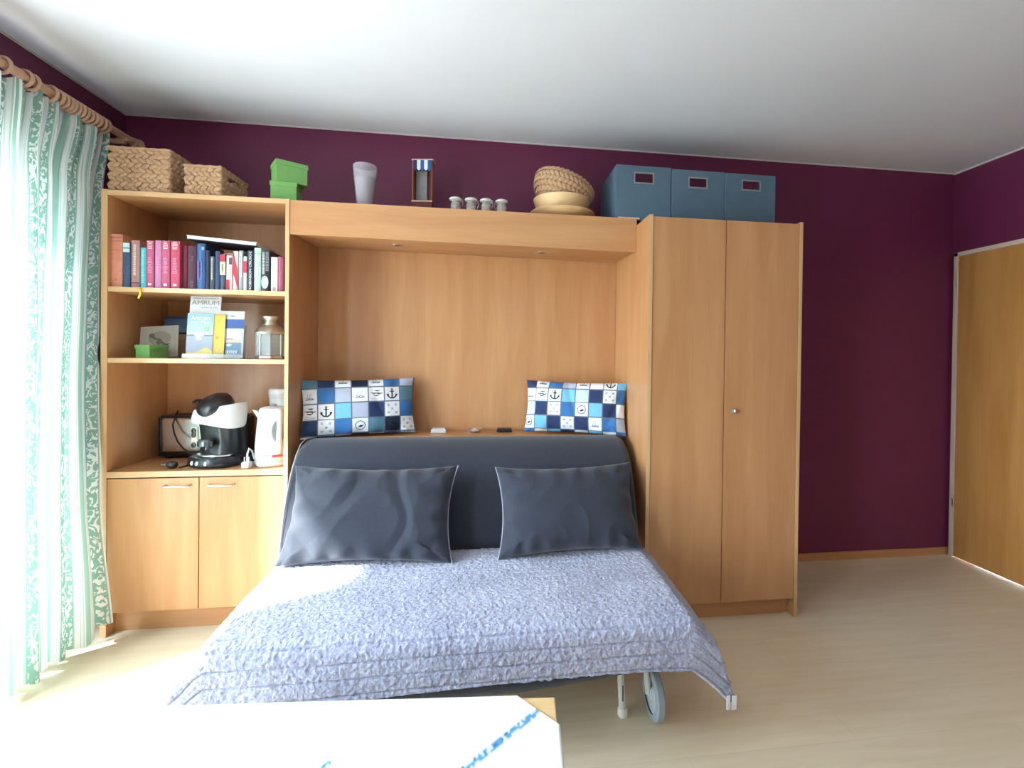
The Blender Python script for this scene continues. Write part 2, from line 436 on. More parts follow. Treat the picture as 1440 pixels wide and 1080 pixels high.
def superpath(hw, hd, r, n=6):
    pts = []
    for cx_, cy_, a0 in ((hw - r, hd - r, 0), (-hw + r, hd - r, 90), (-hw + r, -hd + r, 180), (hw - r, -hd + r, 270)):
        for k in range(n + 1):
            a = R(a0 + 90 * k / n); pts.append((cx_ + r * math.cos(a), cy_ + r * math.sin(a)))
    return pts
# backrest: profile in the Y-Z plane swept across X, shoulders rounded
def backrest():
    m = MB()
    prof = [(-.655, .38), (-.640, .46), (-.595, .60), (-.530, .73), (-.470, .81), (-.410, .853), (-.350, .866), (-.290, .860), (-.240, .838), (-.215, .80), (-.212, .70), (-.25, .52), (-.30, .38)]
    X0, X1 = -.932, .676
    rings = []
    N = 60
    for i in range(N + 1):
        u = i / N; x = X0 + (X1 - X0) * u
        d = min(x - X0, X1 - x); k = 1 - max(0, 1 - d / .05) ** 2.4          # shoulder rounding
        ring = []
        for y, z in prof:
            zz = .38 + (z - .38) * (.86 + .14 * k)
            cy_ = -.44; yy = cy_ + (y - cy_) * (.80 + .20 * k)
            zz += .006 * noise.noise(Vector((x * 4, y * 5, 1)))
            yy += .008 * noise.noise(Vector((x * 3, z * 4, 7)))
            ring.append((x, yy, zz))
        rings.append(ring)
    m.skin(rings)
    o = m.build('backrest', CHAR, sb, True, world=True)
    s_ = o.modifiers.new('s', 'SUBSURF'); s_.levels = s_.render_levels = 1
    o['_loc'] = sb['_loc']
    # pale seam running over the left shoulder, and the centre seam
    for xs, rr, mm, nm in ((X0 + .030, .0024, WPIPE, 'piping'),):
        k = 1 - max(0, 1 - .03 / .05) ** 2.4
        pts = []
        for y, z in prof[:9]:
            zz = .38 + (z - .38) * (.86 + .14 * k); yy = -.44 + (y + .44) * (.80 + .20 * k)
            dirv = Vector((0, yy + .42, zz - .60)).normalized() * .004
            pts.append((xs, yy + dirv.y, zz + dirv.z))
        MB().tube(pts, rr, 6).build(nm, mm, o, True, world=True)
backrest()
MX0, MX1 = -.838, .618
def slab(x0, x1, y0, y1, z0, z1, rad, name, m):
    q = MB(); q.box(x0, x1, y0, y1, z0, z1, rad, seg=4); return q.build(name, m, sb, True, world=True)
slab(MX0, MX1, -1.25, -.62, .275, .405, .05, 'mattress', CHAR2)
# sagging cover skirt seen under the blanket
sk = MB()
def skf(u, v):
    x = MX0 + .05 + (MX1 - MX0 - .1) * u
    sag = .018 * math.sin(PI * min(1, u * 1.15)) ** .7 + .004 * noise.noise(Vector((x * 6, 0, 0)))
    return (x, -1.262 + .012 * v + .01 * math.sin(PI * u), .36 - (.085 + .065 * math.sin(PI * min(1, max(0, u))) ** .5 + sag * .8) * (1 - v))
sk.grid(skf, 60, 5)
so_ = sk.build('cover_skirt', CHAR2, sb, True, world=True); md = so_.modifiers.new('t', 'SOLIDIFY'); md.thickness = .004
fr_ = MB()
for y in (-1.18, -.70): fr_.tube([(MX0 + .04, y, .262), (MX1 - .04, y, .262)], .014, 10)
for x in (MX0 + .05, MX1 - .05, -.11): fr_.tube([(x, -1.18, .262), (x, -.36, .262)], .014, 10)
fr_.build('bed_frame', GREYM, sb, True, world=True)
for xf, xt in ((.441, .425), (-.672, -.650)):
    l = MB(); l.tube([(xt, -1.13, .262), (xf, -1.13, .022)], .0125, 12)
    lo = l.build('leg', GREYM, sb, True, world=True); lo['_loc'] = sb['_loc']
    MB().lathe([(.016, 0), (.018, .004), (.018, .022), (.0145, .030)], (xf + .001, -1.13, 0), n=14).build('foot_cap', mat('foot_cap', (226, 224, 216), .5), lo, True, world=True)
    MB().box(-.002, .002, -.0135, -.0115, .06, .115, mtx=Matrix.Translation((xf + (xt - xf) * .36 + .003, -1.13, 0))).build('leg_sticker', mat('leg_sticker', (46, 46, 52), .5), lo, world=True)
for xb in (-.74, .55):
    for yl in (-.40,):
        l = MB(); l.tube([(xb, yl, .262), (xb, yl, 0.0)], .0125, 10); l.build('leg', GREYM, sb, True, world=True)
WHEEL = mat('grey_blue_wheel', (150, 164, 174), .5, var=.02)
WHEELF = mat('pale_wheel_disc', (196, 206, 210), .45, var=.02)
for xw, sgn in ((.548, -1), (-.80, 1)):
    T = Matrix.Translation((xw, -1.15, .086)) @ Matrix.Rotation(PI / 2 * sgn, 4, 'Y')
    q = MB(); q.lathe([(.062, -.015), (.080, -.015), (.086, -.010), (.086, .010), (.080, .015), (.062, .015)], n=40, mtx=T, cap0=False, cap1=False)
    wo_ = q.build('wheel', WHEEL, sb, True, world=True); wo_['_loc'] = sb['_loc']
    MB().lathe([(.063, -.010), (.063, .009), (.050, .004), (.022, .006), (.020, .016), (.010, .018)], n=36, mtx=T).build('wheel_disc', WHEELF, wo_, True, world=True)
    MB().tube([(xw + sgn * .02, -1.15, .086), (xw + sgn * .03, -1.15, .20), (xw + sgn * .035, -1.17, .262)], .011, 8).build('wheel_fork', GREYM, wo_, True, world=True)

# ------------------------------------------------------------------ plush blanket
bl = bpy.data.materials.new('plush_grey_blanket'); bl.use_nodes = True
n = bl.node_tree.nodes; L = bl.node_tree.links; b = n['Principled BSDF']
t = n.new('ShaderNodeTexCoord')
n1 = n.new('ShaderNodeTexNoise'); n1.inputs['Scale'].default_value = 110; n1.inputs['Detail'].default_value = 4; n1.inputs['Distortion'].default_value = .3; L.new(t.outputs['Object'], n1.inputs['Vector'])
n2 = n.new('ShaderNodeTexNoise'); n2.inputs['Scale'].default_value = 5; n2.inputs['Detail'].default_value = 2; L.new(t.outputs['Object'], n2.inputs['Vector'])
ad = n.new('ShaderNodeMath'); ad.operation = 'MULTIPLY_ADD'; ad.inputs[1].default_value = .5; L.new(n2.outputs[0], ad.inputs[0]); L.new(n1.outputs[0], ad.inputs[2])
rp = n.new('ShaderNodeValToRGB'); rp.color_ramp.elements[0].position = .5; rp.color_ramp.elements[1].position = 1.0
rp.color_ramp.elements[0].color = lin((138, 141, 163)); rp.color_ramp.elements[1].color = lin((186, 188, 208))
L.new(ad.outputs[0], rp.inputs[0]); L.new(rp.outputs[0], b.inputs['Base Color'])
b.inputs['Roughness'].default_value = .95; b.inputs['Sheen Weight'].default_value = .35; b.inputs['Specular IOR Level'].default_value = .1
bp = n.new('ShaderNodeBump'); bp.inputs['Strength'].default_value = .7; bp.inputs['Distance'].default_value = .008
L.new(n1.outputs[0], bp.inputs['Height']); L.new(bp.outputs[0], b.inputs['Normal'])

TOPZ = .420
def blanket_pt(u, v):
    """u across the bed, v from the backrest (0) down over the front edge (1)."""
    # length along the cloth in metres
    back, edge, drop = -.655, -1.255, .108 + .012 * math.sin(u * 5.1 + 1)
    flat = back - edge; rad = .045; arc = rad * PI / 2
    s = v * (flat + arc + drop)
    if s < flat: y, z = back - s, TOPZ; ny, nz_ = 0, 1
    elif s < flat + arc:
        a = (s - flat) / rad; y, z = edge - rad * math.sin(a), TOPZ - rad + rad * math.cos(a); ny, nz_ = -math.sin(a), math.cos(a)
    else:
        y, z = edge - rad - .10 * (s - flat - arc), TOPZ - rad - (s - flat - arc); ny, nz_ = -1, .05
    # across: flat top with the sides sliding off the mattress
    x0, x1 = -.905, .685
    X = x0 + (x1 - x0) * u
    side = 0
    lim0, lim1 = -.835, .617
    front = max(0, (v - .35) / .65)
    if X < lim0: side = lim0 - X
    if X > lim1: side = X - lim1
    if side:
        k = min(1, side / .03)
        z -= .5 * side * k + front * side * .45 * k
        if v > .75: z -= (v - .75) * .26 * k; X += (.34 if X > 0 else -.26) * (v - .75) * k
    # stitched channels across the bed
    ch = s / .0425 + .25 * noise.noise(Vector((X * 2.2, s * 3, 5)))
    rib = min(1, abs(math.sin(PI * ch)) * 3.2) ** .7
    big = noise.noise(Vector((X * 3.0, y * 3.0, z * 3.0)))
    fur = noise.noise(Vector((X * 70, y * 70, z * 70 + 3))) * .5 + noise.noise(Vector((X * 130, y * 110, z * 110 + 9))) * .5
    h = (.0060 + .005 * max(0, v - .35)) * rib + .006 * big + .0050 * fur
    return Vector((X, y + ny * h, z + nz_ * h))
blk = MB(); blk.grid(blanket_pt, 400, 260)
bo = blk.build('plush_blanket', bl, None, 'all')
md = bo.modifiers.new('t', 'SOLIDIFY'); md.thickness = .010; md.offset = -1
tag(bo, 'light grey plush blanket with stitched channels spread over the pulled-out sofa bed', 'blanket')
recentre(bo, (-.11, -1.0, .41))
pe = blanket_pt(.985, .985)
lb = MB(); lb.box(-.012, .0, -.006, -.003, -.040, .006, .0008); lb.box(.006, .022, -.006, -.003, -.042, .004, .0008)
lbo = lb.build('care_label', mat('care_label', (226, 226, 230), .7), bo); lbo.location = pe - Vector((-.11, -1.0, .41)); lbo['label'] = 'white sewn-in care label'

# ------------------------------------------------------------------ pillows
def pillow_mesh(w_, h_, T, nx, ny, seed, crease=.012, pinch=.06):
    """Closed cushion, front towards -Y, standing in the X-Z plane with its base at z = 0."""
    me_v, faces, uv = [], [], []
    idx = {}
    for side in (0, 1):
        for j in range(ny + 1):
            for i in range(nx + 1):
                bd = i in (0, nx) or j in (0, ny)
                if side and bd: idx[1, i, j] = idx[0, i, j]; continue
                u, v = i / nx * 2 - 1, j / ny * 2 - 1
                f = max(0, (1 - abs(u) ** 2.6)) ** .55 * max(0, (1 - abs(v) ** 2.6)) ** .55
                # edges bow inward between the corners
                x = u * w_ / 2 * (1 - pinch * (1 - abs(v) ** 2) * abs(u) ** 3)
                z = v * h_ / 2 * (1 - pinch * 1.2 * (1 - abs(u) ** 2) * abs(v) ** 3)
                P = Vector((x * 4.2 + seed, z * 3.4, seed * 2 + side))
                wr_ = noise.noise(P) * 1.3 - .7 * max(0, 1 - abs(noise.noise(P * .8 + Vector((4, 2, 9)))) * 7) + .4 * (1 - abs(noise.noise(P * 2.1))) ** 3
                # short creases running in from the seams
                g = (abs(u) ** 5 + abs(v) ** 5)
                wr_ += g * 1.1 * math.sin((z if abs(u) > abs(v) else x) * 60 + 3 * noise.noise(P * 1.3))
                d = T / 2 * f + crease * wr_ * min(1, f * 2.2)
                idx[side, i, j] = len(me_v); me_v.append((x, -d if side == 0 else d, z + h_ / 2)); uv.append(((u + 1) / 2, (v + 1) / 2, side))
        for j in range(ny):
            for i in range(nx):
                q = [idx[side, i, j], idx[side, i + 1, j], idx[side, i + 1, j + 1], idx[side, i, j + 1]]
                faces.append(q if side == 0 else q[::-1])
    me = bpy.data.meshes.new('pillow'); me.from_pydata(me_v, [], faces)
    for p in me.polygons: p.use_smooth = True
    return me, uv
def pillow(name, label, cat, m, w_, h_, T, loc, tilt, rz, roll=0, nx=90, ny=60, seed=1, crease=.012, group=None, pinch=.06):
    me, uv = pillow_mesh(w_, h_, T, nx, ny, seed, crease, pinch)
    me.name = name; me.materials.append(m)
    o = bpy.data.objects.new(name, me); COL.objects.link(o)
    o.location = loc; o.rotation_euler = (Matrix.Rotation(rz, 4, 'Z') @ Matrix.Rotation(-tilt, 4, 'X') @ Matrix.Rotation(roll, 4, 'Y')).to_euler()
    tag(o, label, cat, group)
    return o, uv
def piping(o, w_, h_, pinch, side, r=.0021, m=WPIPE):
    pts = []
    for k in range(25):
        v = k / 24 * 2 - 1
        pts.append((side * w_ / 2 * (1 - pinch * (1 - abs(v) ** 2)), -.002, v * h_ / 2 + h_ / 2))
    MB().tube(pts, r, 6).build('piping', m, o, True)['label'] = 'pale piped seam'

pl, _ = pillow('charcoal_pillow', 'large charcoal pillow propped on the sofa bed nearest the bookcase', 'pillow', CHAR, .69, .40, .17, (-.525, -.780, .428), R(26), R(-2), R(.6), 130, 80, 3.1, .012, 'charcoal pillows on the sofa bed', .085)
piping(pl, .69, .40, .085, 1)
pr, _ = pillow('charcoal_pillow', 'large charcoal pillow propped on the sofa bed nearest the wardrobe', 'pillow', CHAR, .635, .385, .17, (.322, -.770, .430), R(26), R(3), R(-.4), 130, 80, 8.4, .010, 'charcoal pillows on the sofa bed', .085)
piping(pr, .635, .385, .085, -1)

# nautical patchwork prints
NC = dict(W=(232, 236, 240), T=(92, 138, 160), N=(38, 56, 98), D=(26, 34, 58), B=(58, 116, 178), L=(176, 184, 204), S=(120, 190, 226), P=(196, 216, 238))
INK = (30, 36, 52)
def icon(k, a, b):
    """a, b in -1..1 inside a white square; True where ink is printed."""
    if k == 'anchor':
        if abs(a) < .09 and -.55 < b < .45: return 1
        if .16 > abs(math.hypot(a, b - .55) - .0) > .06: return 1
        if abs(b - .28) < .07 and abs(a) < .30: return 1
        r_ = math.hypot(a, b + .02)
        if .50 < r_ < .68 and b < -.12: return 1
        if abs(abs(a) - .58) < .14 and -.28 < b < -.05: return 1
    if k == 'boats':
        for cx_, cy_, w_ in ((.1, .40, .36), (-.2, .08, .52), (.35, .02, .42), (.0, -.22, .40)):
            if abs(a - cx_) < w_ and abs(b - cy_ - .10 * ((a - cx_) / w_) ** 2) < .085 * (1 - .5 * abs(a - cx_) / w_): return 1
        if abs(b + .60) < .035 and abs(a) < .7: return .35
        if abs(b + .78) < .035 and abs(a) < .7: return .35
    if k == 'dots':
        for cx_, cy_ in ((-.5, .5), (.45, .5), (0, 0), (-.5, -.5), (.5, -.5)):
            r_ = math.hypot(a - cx_, b - cy_)
            if r_ < .17 and (math.sin(5 * math.atan2(b - cy_, a - cx_)) > -.2): return .6
    if k == 'fish':
        r_ = math.hypot(a, b)
        if .52 < r_ < .62: return .8
        if abs(a - .05) < .36 and abs(b + .1 - .25 * (a - .05)) < .17 * (1 - abs(a - .05) / .40): return 1
    if k == 'ship':
        if abs(b + .35) < .06 and abs(a) < .55: return .7
        if abs(b + .22 - .04 * math.sin(a * 14)) < .04 and abs(a) < .45: return .5
        if -.2 < b < .35 and abs(abs(a + .15 - .3 * b) - .16) < .03: return .4
    return 0
def patchwork(rows, tile, w_, h_, x_off, z_off):
    """rows listed from the top; returns colour at (x from left, z from bottom)."""
    def f(u, v):
        x = u * w_ + x_off; z = (1 - v) * h_ + z_off
        ci, ri = int(x // tile), int(z // tile)
        ri = max(0, min(len(rows) - 1, ri)); row = rows[ri]; ci = max(0, min(len(row) - 1, ci))
        a, b_ = (x / tile - ci) * 2 - 1, 1 - (z / tile - ri) * 2
        if max(abs(a), abs(b_)) > .93: return (96, 108, 128)
        c = row[ci]; ic = None
        if isinstance(c, tuple): c, ic = c
        col = NC[c]
        if ic:
            k = icon(ic, a, b_)
            if k: col = tuple(col[i] * (1 - k) + INK[i] * k for i in range(3))
        return col
    return f
A, Bo, Do, Fi, Sh = ('W', 'anchor'), ('W', 'boats'), ('W', 'dots'), ('W', 'fish'), ('W', 'ship')
ROWS_L = [['T', 'N', Sh, 'D', Sh, 'B', 'L'], [Sh, 'B', 'L', Sh, Bo, A, 'T'], [Bo, A, 'S', 'L', 'N', Do, 'B'], ['N', Do, 'B', Fi, 'T', 'D', Do], ['W', 'S', 'W', 'N', 'W', 'B', 'S']]
ROWS_R = [['N', Sh, 'B', 'L', Sh, 'W', A, 'S'], [Sh, Bo, A, 'S', 'P', 'N', Do, 'B'], ['P', 'N', Do, 'B', Fi, 'S', 'N', 'W'], [Fi, 'S', 'N', Do, 'N', Sh, 'B', 'L'], ['B', 'W', 'S', 'N', 'W', 'S', 'W', 'B']]
NAUT = mat('nautical_print_cotton', (255, 255, 255), .8, var=.03, bump=.1, bscale=800, attr='print')
c1, uv = pillow('nautical_cushion', 'nautical patchwork cushion of blue and white squares, in the alcove corner beside the bookcase', 'cushion', NAUT, .555, .295, .12, (-.684, -.215, .853), R(10), R(16), R(-1), 300, 140, 5.5, .008, 'nautical cushions on the ledge', .05)
f1 = patchwork(ROWS_L, .0785, .555, .295, .0, .030)
paint(c1, lambda i: f1(uv[i][0], uv[i][1]) if uv[i][2] == 0 else (210, 216, 224))
c2, uv2 = pillow('nautical_cushion', 'nautical patchwork cushion of blue and white squares, in the alcove corner beside the wardrobe', 'cushion', NAUT, .560, .285, .12, (.422, -.225, .854), R(10), R(-19), R(.5), 300, 140, 2.2, .008, 'nautical cushions on the ledge', .05)
f2 = patchwork(ROWS_R, .0745, .560, .285, .012, .030)
paint(c2, lambda i: f2(uv2[i][0], uv2[i][1]) if uv2[i][2] == 0 else (210, 216, 224))

# ------------------------------------------------------------------ little things on the ledge
LZ = .848
p = at(617, 611, 'Y', -.10)
o = MB().box(-.040, .040, -.025, .025, 0, .020, .004).build('body', WHITEP, t_ := thing('white_box', 'small flat white box on the alcove ledge', 'box', (p.x, -.095, LZ)))
MB().box(-.034, .034, -.020, .020, .020, .024, .002).build('lid', mat('box_lid', (212, 212, 208), .5), t_)
p = at(668, 611, 'Y', -.10)
t_ = thing('glass_dish', 'little clear glass dish glinting at the middle of the alcove ledge', 'dish', (p.x, -.10, LZ))
CLEAR = mat('clear_glass', (236, 240, 238), .05, var=0, trans=.8)
MB().lathe([(.020, 0), (.030, .004), (.040, .022), (.037, .022), (.027, .008), (.004, .006)], n=24).build('bowl', CLEAR, t_, True)
MB().lathe([(.018, .007), (.022, .013), (.012, .018)], n=14).build('tealight', mat('tealight', (226, 214, 190), .4), t_, True)
p = at(709, 611, 'Y', -.10)
t_ = thing('eyeglass_case', 'small dark case lying on the alcove ledge', 'case', (p.x, -.10, LZ))
MB().box(-.042, .042, -.022, .022, 0, .014, .006, seg=3).build('base', BLACKP, t_, True)
MB().box(-.040, .040, -.020, .020, .015, .022, .006, seg=3).build('lid', mat('case_lid', (72, 70, 66), .3, .4), t_, True)

# ================================================================== books
BY = -.397                                     # spine plane
SH1, SH2, WT = 1.557, 1.242, .736
def book(x0p, x1p, ytop, color, label, depth=.15, cat='book', dy=0, edge=None, rough=.55, ybot=407, lean=0):
    Y = BY + dy
    a = at(x0p, ybot, 'Y', Y); c = at(x1p, ybot, 'Y', Y); top = at((x0p + x1p) / 2, ytop, 'Y', Y)
    w_, h_ = c.x - a.x - .0008, top.z - SH1
    t = thing('book', label, cat, ((a.x + c.x) / 2, Y + depth / 2, SH1), 0, 'books on the upper shelf')
    m = mat('cloth_%d_%d_%d' % color, color, rough, var=.10, vscale=60, coat=.1)
    q = MB(); th = min(.0028, w_ * .16)
    # spine slightly rounded, two boards
    prof = []
    for k in range(7):
        s = -1 + 2 * k / 6; prof.append((s * w_ / 2, -depth / 2 - .003 * (1 - s * s) + .003))
    inner = [(x * (1 - 2 * th / w_), y + th) for x, y in prof[::-1]]
    outl = [(-w_ / 2, depth / 2)] + prof + [(w_ / 2, depth / 2), (w_ / 2 - th, depth / 2)] + inner + [(-w_ / 2 + th, depth / 2)]
    q.skin([[(x, y, 0) for x, y in outl], [(x, y, h_) for x, y in outl]])
    q.build('cover', m, t)
    MB().box(-w_ / 2 + th, w_ / 2 - th, -depth / 2 + .0045, depth / 2 - .004, .003, h_ - .004).build('pages', PAPER, t)
    if lean: t.rotation_euler = (0, lean, 0)
    t['_w'], t['_h'], t['_d'] = w_, h_, depth
    return t
def strip(t, z0, z1, color, x0=-.86, x1=.86, name='spine_label'):
    """A printed band on the spine between heights z0..z1 (0..1)."""
    w_, h_, d = t['_w'], t['_h'], t['_d']
    return MB().box(x0 * w_ / 2, x1 * w_ / 2, -d / 2 - .0012, -d / 2 + .0025, z0 * h_, z1 * h_).build(name, mat('print_%d_%d_%d' % color, color, .6), t)
def scribble(t, z0, z1, color, seed, x0=-.6, x1=.6, across=False):
    """Blocks standing for lettering too small to read."""
    w_, h_, d = t['_w'], t['_h'], t['_d']; rnd = random.Random(seed); q = MB()
    z = z0
    while z < z1:
        if across:
            l = rnd.uniform(.5, 1); q.box(x0 * l * w_ / 2, x1 * l * w_ / 2, -d / 2 - .0012, -d / 2 + .001, z * h_, (z + .012) * h_); z += .034
        else:
            l = rnd.uniform(.012, .03)
            q.box(x0 * w_ / 2, x1 * w_ / 2, -d / 2 - .0012, -d / 2 + .001, z * h_, min(z1, z + l) * h_); z += l + .012
    return q.build('title', mat('print_%d_%d_%d' % color, color, .6), t)
WHT = (226, 226, 222)
t = book(154.1, 171.6, 329, (206, 132, 108), 'tall salmon orange hardback at the bookcase side panel end of the row', .21)
strip(t, .865, .872, (168, 96, 78)); strip(t, .69, .696, (168, 96, 78)); strip(t, .93, .94, (168, 96, 78)); scribble(t, .12, .16, (168, 96, 78), 1, -.2, .2)
t = book(172.2, 182.6, 340.6, (58, 82, 116), 'navy hardback with two white spine labels beside the salmon book', .14)
strip(t, .78, .86, (206, 226, 228)); strip(t, .88, .985, (206, 226, 228))
t = book(183.8, 195.9, 338, (172, 126, 124), 'mauve brown hardback with pale upright spine lettering', .15)
scribble(t, .26, .92, (226, 206, 200), 3, -.35, .15); strip(t, .09, .11, (92, 56, 70))
t = book(196.9, 204.9, 348, (86, 178, 188), 'slim turquoise paperback with a yellow ribbon hanging below it', .12)
scribble(t, .12, .95, (150, 218, 222), 4, -.4, .3)
rb = MB(); w_ = .009
pts = [(-w_ / 2, -.0625, .002), (-w_ / 2, -.073, .001), (-w_ / 2 - .001, -.0785, -.012), (-w_ / 2 + .002, -.0790, -.030), (-w_ / 2 - .005, -.0785, -.050)]
rb.skin([[Vector(p_), Vector(p_) + Vector((w_, 0, 0)), Vector(p_) + Vector((w_, -.0008, 0)), Vector(p_) + Vector((0, -.0008, 0))] for p_ in pts])
rb.build('ribbon_bookmark', mat('yellow_ribbon', (230, 190, 60), .6), t)['label'] = 'yellow ribbon bookmark'
PK = [(205.2, 215.9, 338.2, (186, 84, 122), 'first pink hardback of the matching four, next to the turquoise book'),
      (217.2, 226.4, 338, (190, 124, 164), 'slim lilac pink hardback second of the matching four'),
      (227.0, 238.0, 338.5, (184, 80, 116), 'pink hardback third of the matching four, between the lilac one and the last'),
      (239.4, 252.0, 339, (192, 74, 104), 'last and thickest of the matching pink hardbacks, beside the plain crimson one')]
for k, (a, c, y, col_, lab) in enumerate(PK):
    t = book(a, c, y, col_, lab, .17)
    if k != 1:
        q = scribble(t, .83, .97, (240, 220, 206), 10 + k, -.75, .75, True); strip(t, .055, .10, (244, 236, 232), -.4, .4, 'spine_emblem')
    scribble(t, .32, .66, (216, 150, 182), 20 + k, -.62, .62, True)
book(252.6, 262.6, 344.5, (120, 34, 58), 'plain dark crimson hardback set back beside the pink set', .15, dy=.02)
t = book(263.2, 275.8, 345.5, (78, 36, 58), 'deep maroon patterned hardback under the end of the flat white book', .15, dy=.012)
scribble(t, .05, .20, (130, 92, 112), 31, -.5, .6, True); scribble(t, .65, .76, (120, 84, 100), 32, -.2, .5, True)
t = book(276.4, 288.0, 342.5, (44, 84, 140), 'tall blue paperback with a lilac spine panel', .16)
strip(t, .22, .62, (108, 112, 176), -.85, .3); scribble(t, .25, .6, (190, 190, 226), 33, -.5, 0); strip(t, .86, .93, (150, 176, 190), .2, .8)
t = book(288.6, 294.2, 352, (36, 44, 66), 'thin black blue paperback between the tall blue and the grey lettered ones', .12)
t = book(294.8, 301.2, 360.5, (66, 78, 84), 'short slate paperback with pale upright lettering', .12)
scribble(t, .3, .97, (182, 188, 178), 35, -.4, .3)
t = book(302.0, 308.6, 353, (52, 68, 104), 'plain dusky blue paperback standing above its shorter neighbours', .13)
t = book(309.2, 316.8, 357.4, (50, 70, 92), 'paperback with red top, cream middle and slate foot on its spine', .12)
strip(t, .80, .995, (196, 48, 70), -1, 1); strip(t, .42, .79, (214, 206, 178), -1, 1); scribble(t, .5, .72, (130, 130, 100), 36, -.4, .3)
t = book(317.6, 326.6, 359, (206, 190, 184), 'pale paperback with pink and red blotched spine', .12)
strip(t, .0, .30, (176, 46, 60), -1, .1); strip(t, .30, .70, (222, 172, 170), -.2, 1); strip(t, .74, .93, (90, 76, 84), -.1, .8)
t = book(327.4, 334.6, 353, (216, 196, 192), 'white paperback with a red diagonal flash on the spine', .13)
q = MB(); W_, H_, D_ = t['_w'], t['_h'], t['_d']
q.prism([(-W_ / 2 * .9, .98 * H_), (-W_ / 2 * .9, .45 * H_), (W_ / 2 * .85, .05 * H_), (W_ / 2 * .85, .50 * H_)], .002, Matrix.Translation((0, -D_ / 2 - .0012, 0)))
q.build('red_flash', mat('print_196_50_70', (196, 50, 70), .6), t)
t = book(335.2, 341.4, 352.5, (156, 160, 168), 'grey paperback with white upright spine title', .13)
strip(t, .34, .95, (226, 228, 230), -.5, .5); scribble(t, .38, .9, (110, 110, 120), 38, -.25, .25)
t = book(341.9, 346.8, 360.5, (220, 214, 208), 'slim short paperback, red above and white below', .12)
strip(t, .52, .86, (204, 52, 72), -1, 1)
t = book(347.6, 356.2, 352.3, (30, 42, 66), 'dark navy paperback titled in white upright letters, beside the pale green one', .15)
text('ROBINSON CRUSOE', .013, mat('print_226_226_222', WHT, .6), t, (0.0008, -t['_d'] / 2 - .0012, t['_h'] * .50), (PI / 2, -PI / 2, 0), t['_h'] * .94, 'title')
t = book(356.9, 366.4, 348.5, (176, 206, 190), 'pale mint green hardback, tallest near the end of the row', .16)
strip(t, .86, .868, (130, 166, 150)); scribble(t, .70, .76, (214, 228, 216), 40, -.3, .2)
t = book(367.2, 379.4, 352.3, (30, 32, 36), 'black paperback with pale lettering and a light blue disc', .13)
scribble(t, .42, .96, (186, 190, 194), 41, -.75, -.25); scribble(t, .5, .97, (130, 134, 140), 42, .0, .75)
q = MB(); q.lathe([(t['_w'] * .42, 0), (t['_w'] * .42, .0012)], n=22, mtx=Matrix.Translation((-t['_w'] * .08, -t['_d'] / 2 + .0002, t['_h'] * .22)) @ Matrix.Rotation(PI / 2, 4, 'X'), sy=1.9)
q.build('disc', mat('print_178_214_226', (178, 214, 226), .6), t)
t = book(380.6, 390.0, 361.5, (214, 208, 202), 'white paperback next to the last book of the row', .12)
scribble(t, .02, .12, (120, 116, 120), 43, -.4, .4)
t = book(390.6, 398.4, 360.8, (150, 72, 98), 'plum pink paperback closing the row at the divider', .12)
# book lying across the tops
p0 = at(262, 336.5, 'Y', BY); p1 = at(360.5, 346.8, 'Y', BY)
ang = math.atan2(p0.z - p1.z, p1.x - p0.x)
t = thing('book', 'flat white book lying across the tops of the standing books', 'book', ((p0.x + p1.x) / 2, BY + .10, (p0.z + p1.z) / 2 + .002), 0, 'books on the upper shelf')
t.rotation_euler = (0, ang, 0)
hw = (p1.x - p0.x) / 2
MB().box(-hw, hw, -.10, .10, 0, .0025).build('cover', mat('print_44_46_58', (44, 46, 58), .5), t)
MB().box(-hw, hw, -.10, .10, .0155, .018).build('cover', mat('glossy_white_cover', (214, 216, 222), .4), t)
MB().box(-hw + .002, hw - .004, -.098, .098, .0025, .0155).build('pages', mat('white_pages', (226, 226, 226), .8, var=.06, vscale=300), t)
t = thing('book', 'thin dark maroon booklet lying flat on the short paperbacks', 'book', (at(319, 352, 'Y', BY).x, BY + .09, SH1 + .155), 0, 'books on the upper shelf')
t.location.z = at(318, 356.5, 'Y', BY).z
MB().box(-.035, .035, -.06, .07, 0, .0018).build('cover', mat('print_92_40_58', (92, 40, 58), .55), t)
MB().box(-.034, .034, -.059, .069, .0018, .0068).build('pages', PAPER, t)
MB().box(-.035, .035, -.06, .07, .0068, .0086).build('cover', mat('print_92_40_58', (92, 40, 58), .55), t)

# ================================================================== second shelf
GREEN = mat('green_cardboard', (118, 172, 98), .6, var=.04, vscale=40)
def gift_box(label, loc, rz, w_, d_, h_, lid, group=None, m=GREEN):
    t = thing('gift_box', label, 'box', loc, rz, group)
    MB().box(-w_ / 2 + .003, w_ / 2 - .003, -d_ / 2 + .003, d_ / 2 - .003, 0, h_ - .004, .0015).build('base', m, t)
    q = MB(); q.box(-w_ / 2, w_ / 2, -d_ / 2, d_ / 2, h_ - .004, h_, .0012)
    for a in (-1, 1):
        q.box(a * w_ / 2 - a * .0025, a * w_ / 2, -d_ / 2, d_ / 2, h_ - lid, h_ - .003); q.box(-w_ / 2, w_ / 2, a * d_ / 2 - a * .0025, a * d_ / 2, h_ - lid, h_ - .003)
    q.build('lid', m, t)
    return t
p = at(212, 502, 'Z', SH2)
gift_box('small green lidded gift box on the middle shelf in front of the bird tile', (-1.586, -.326, SH2), R(-19), .084, .088, .060, .018)

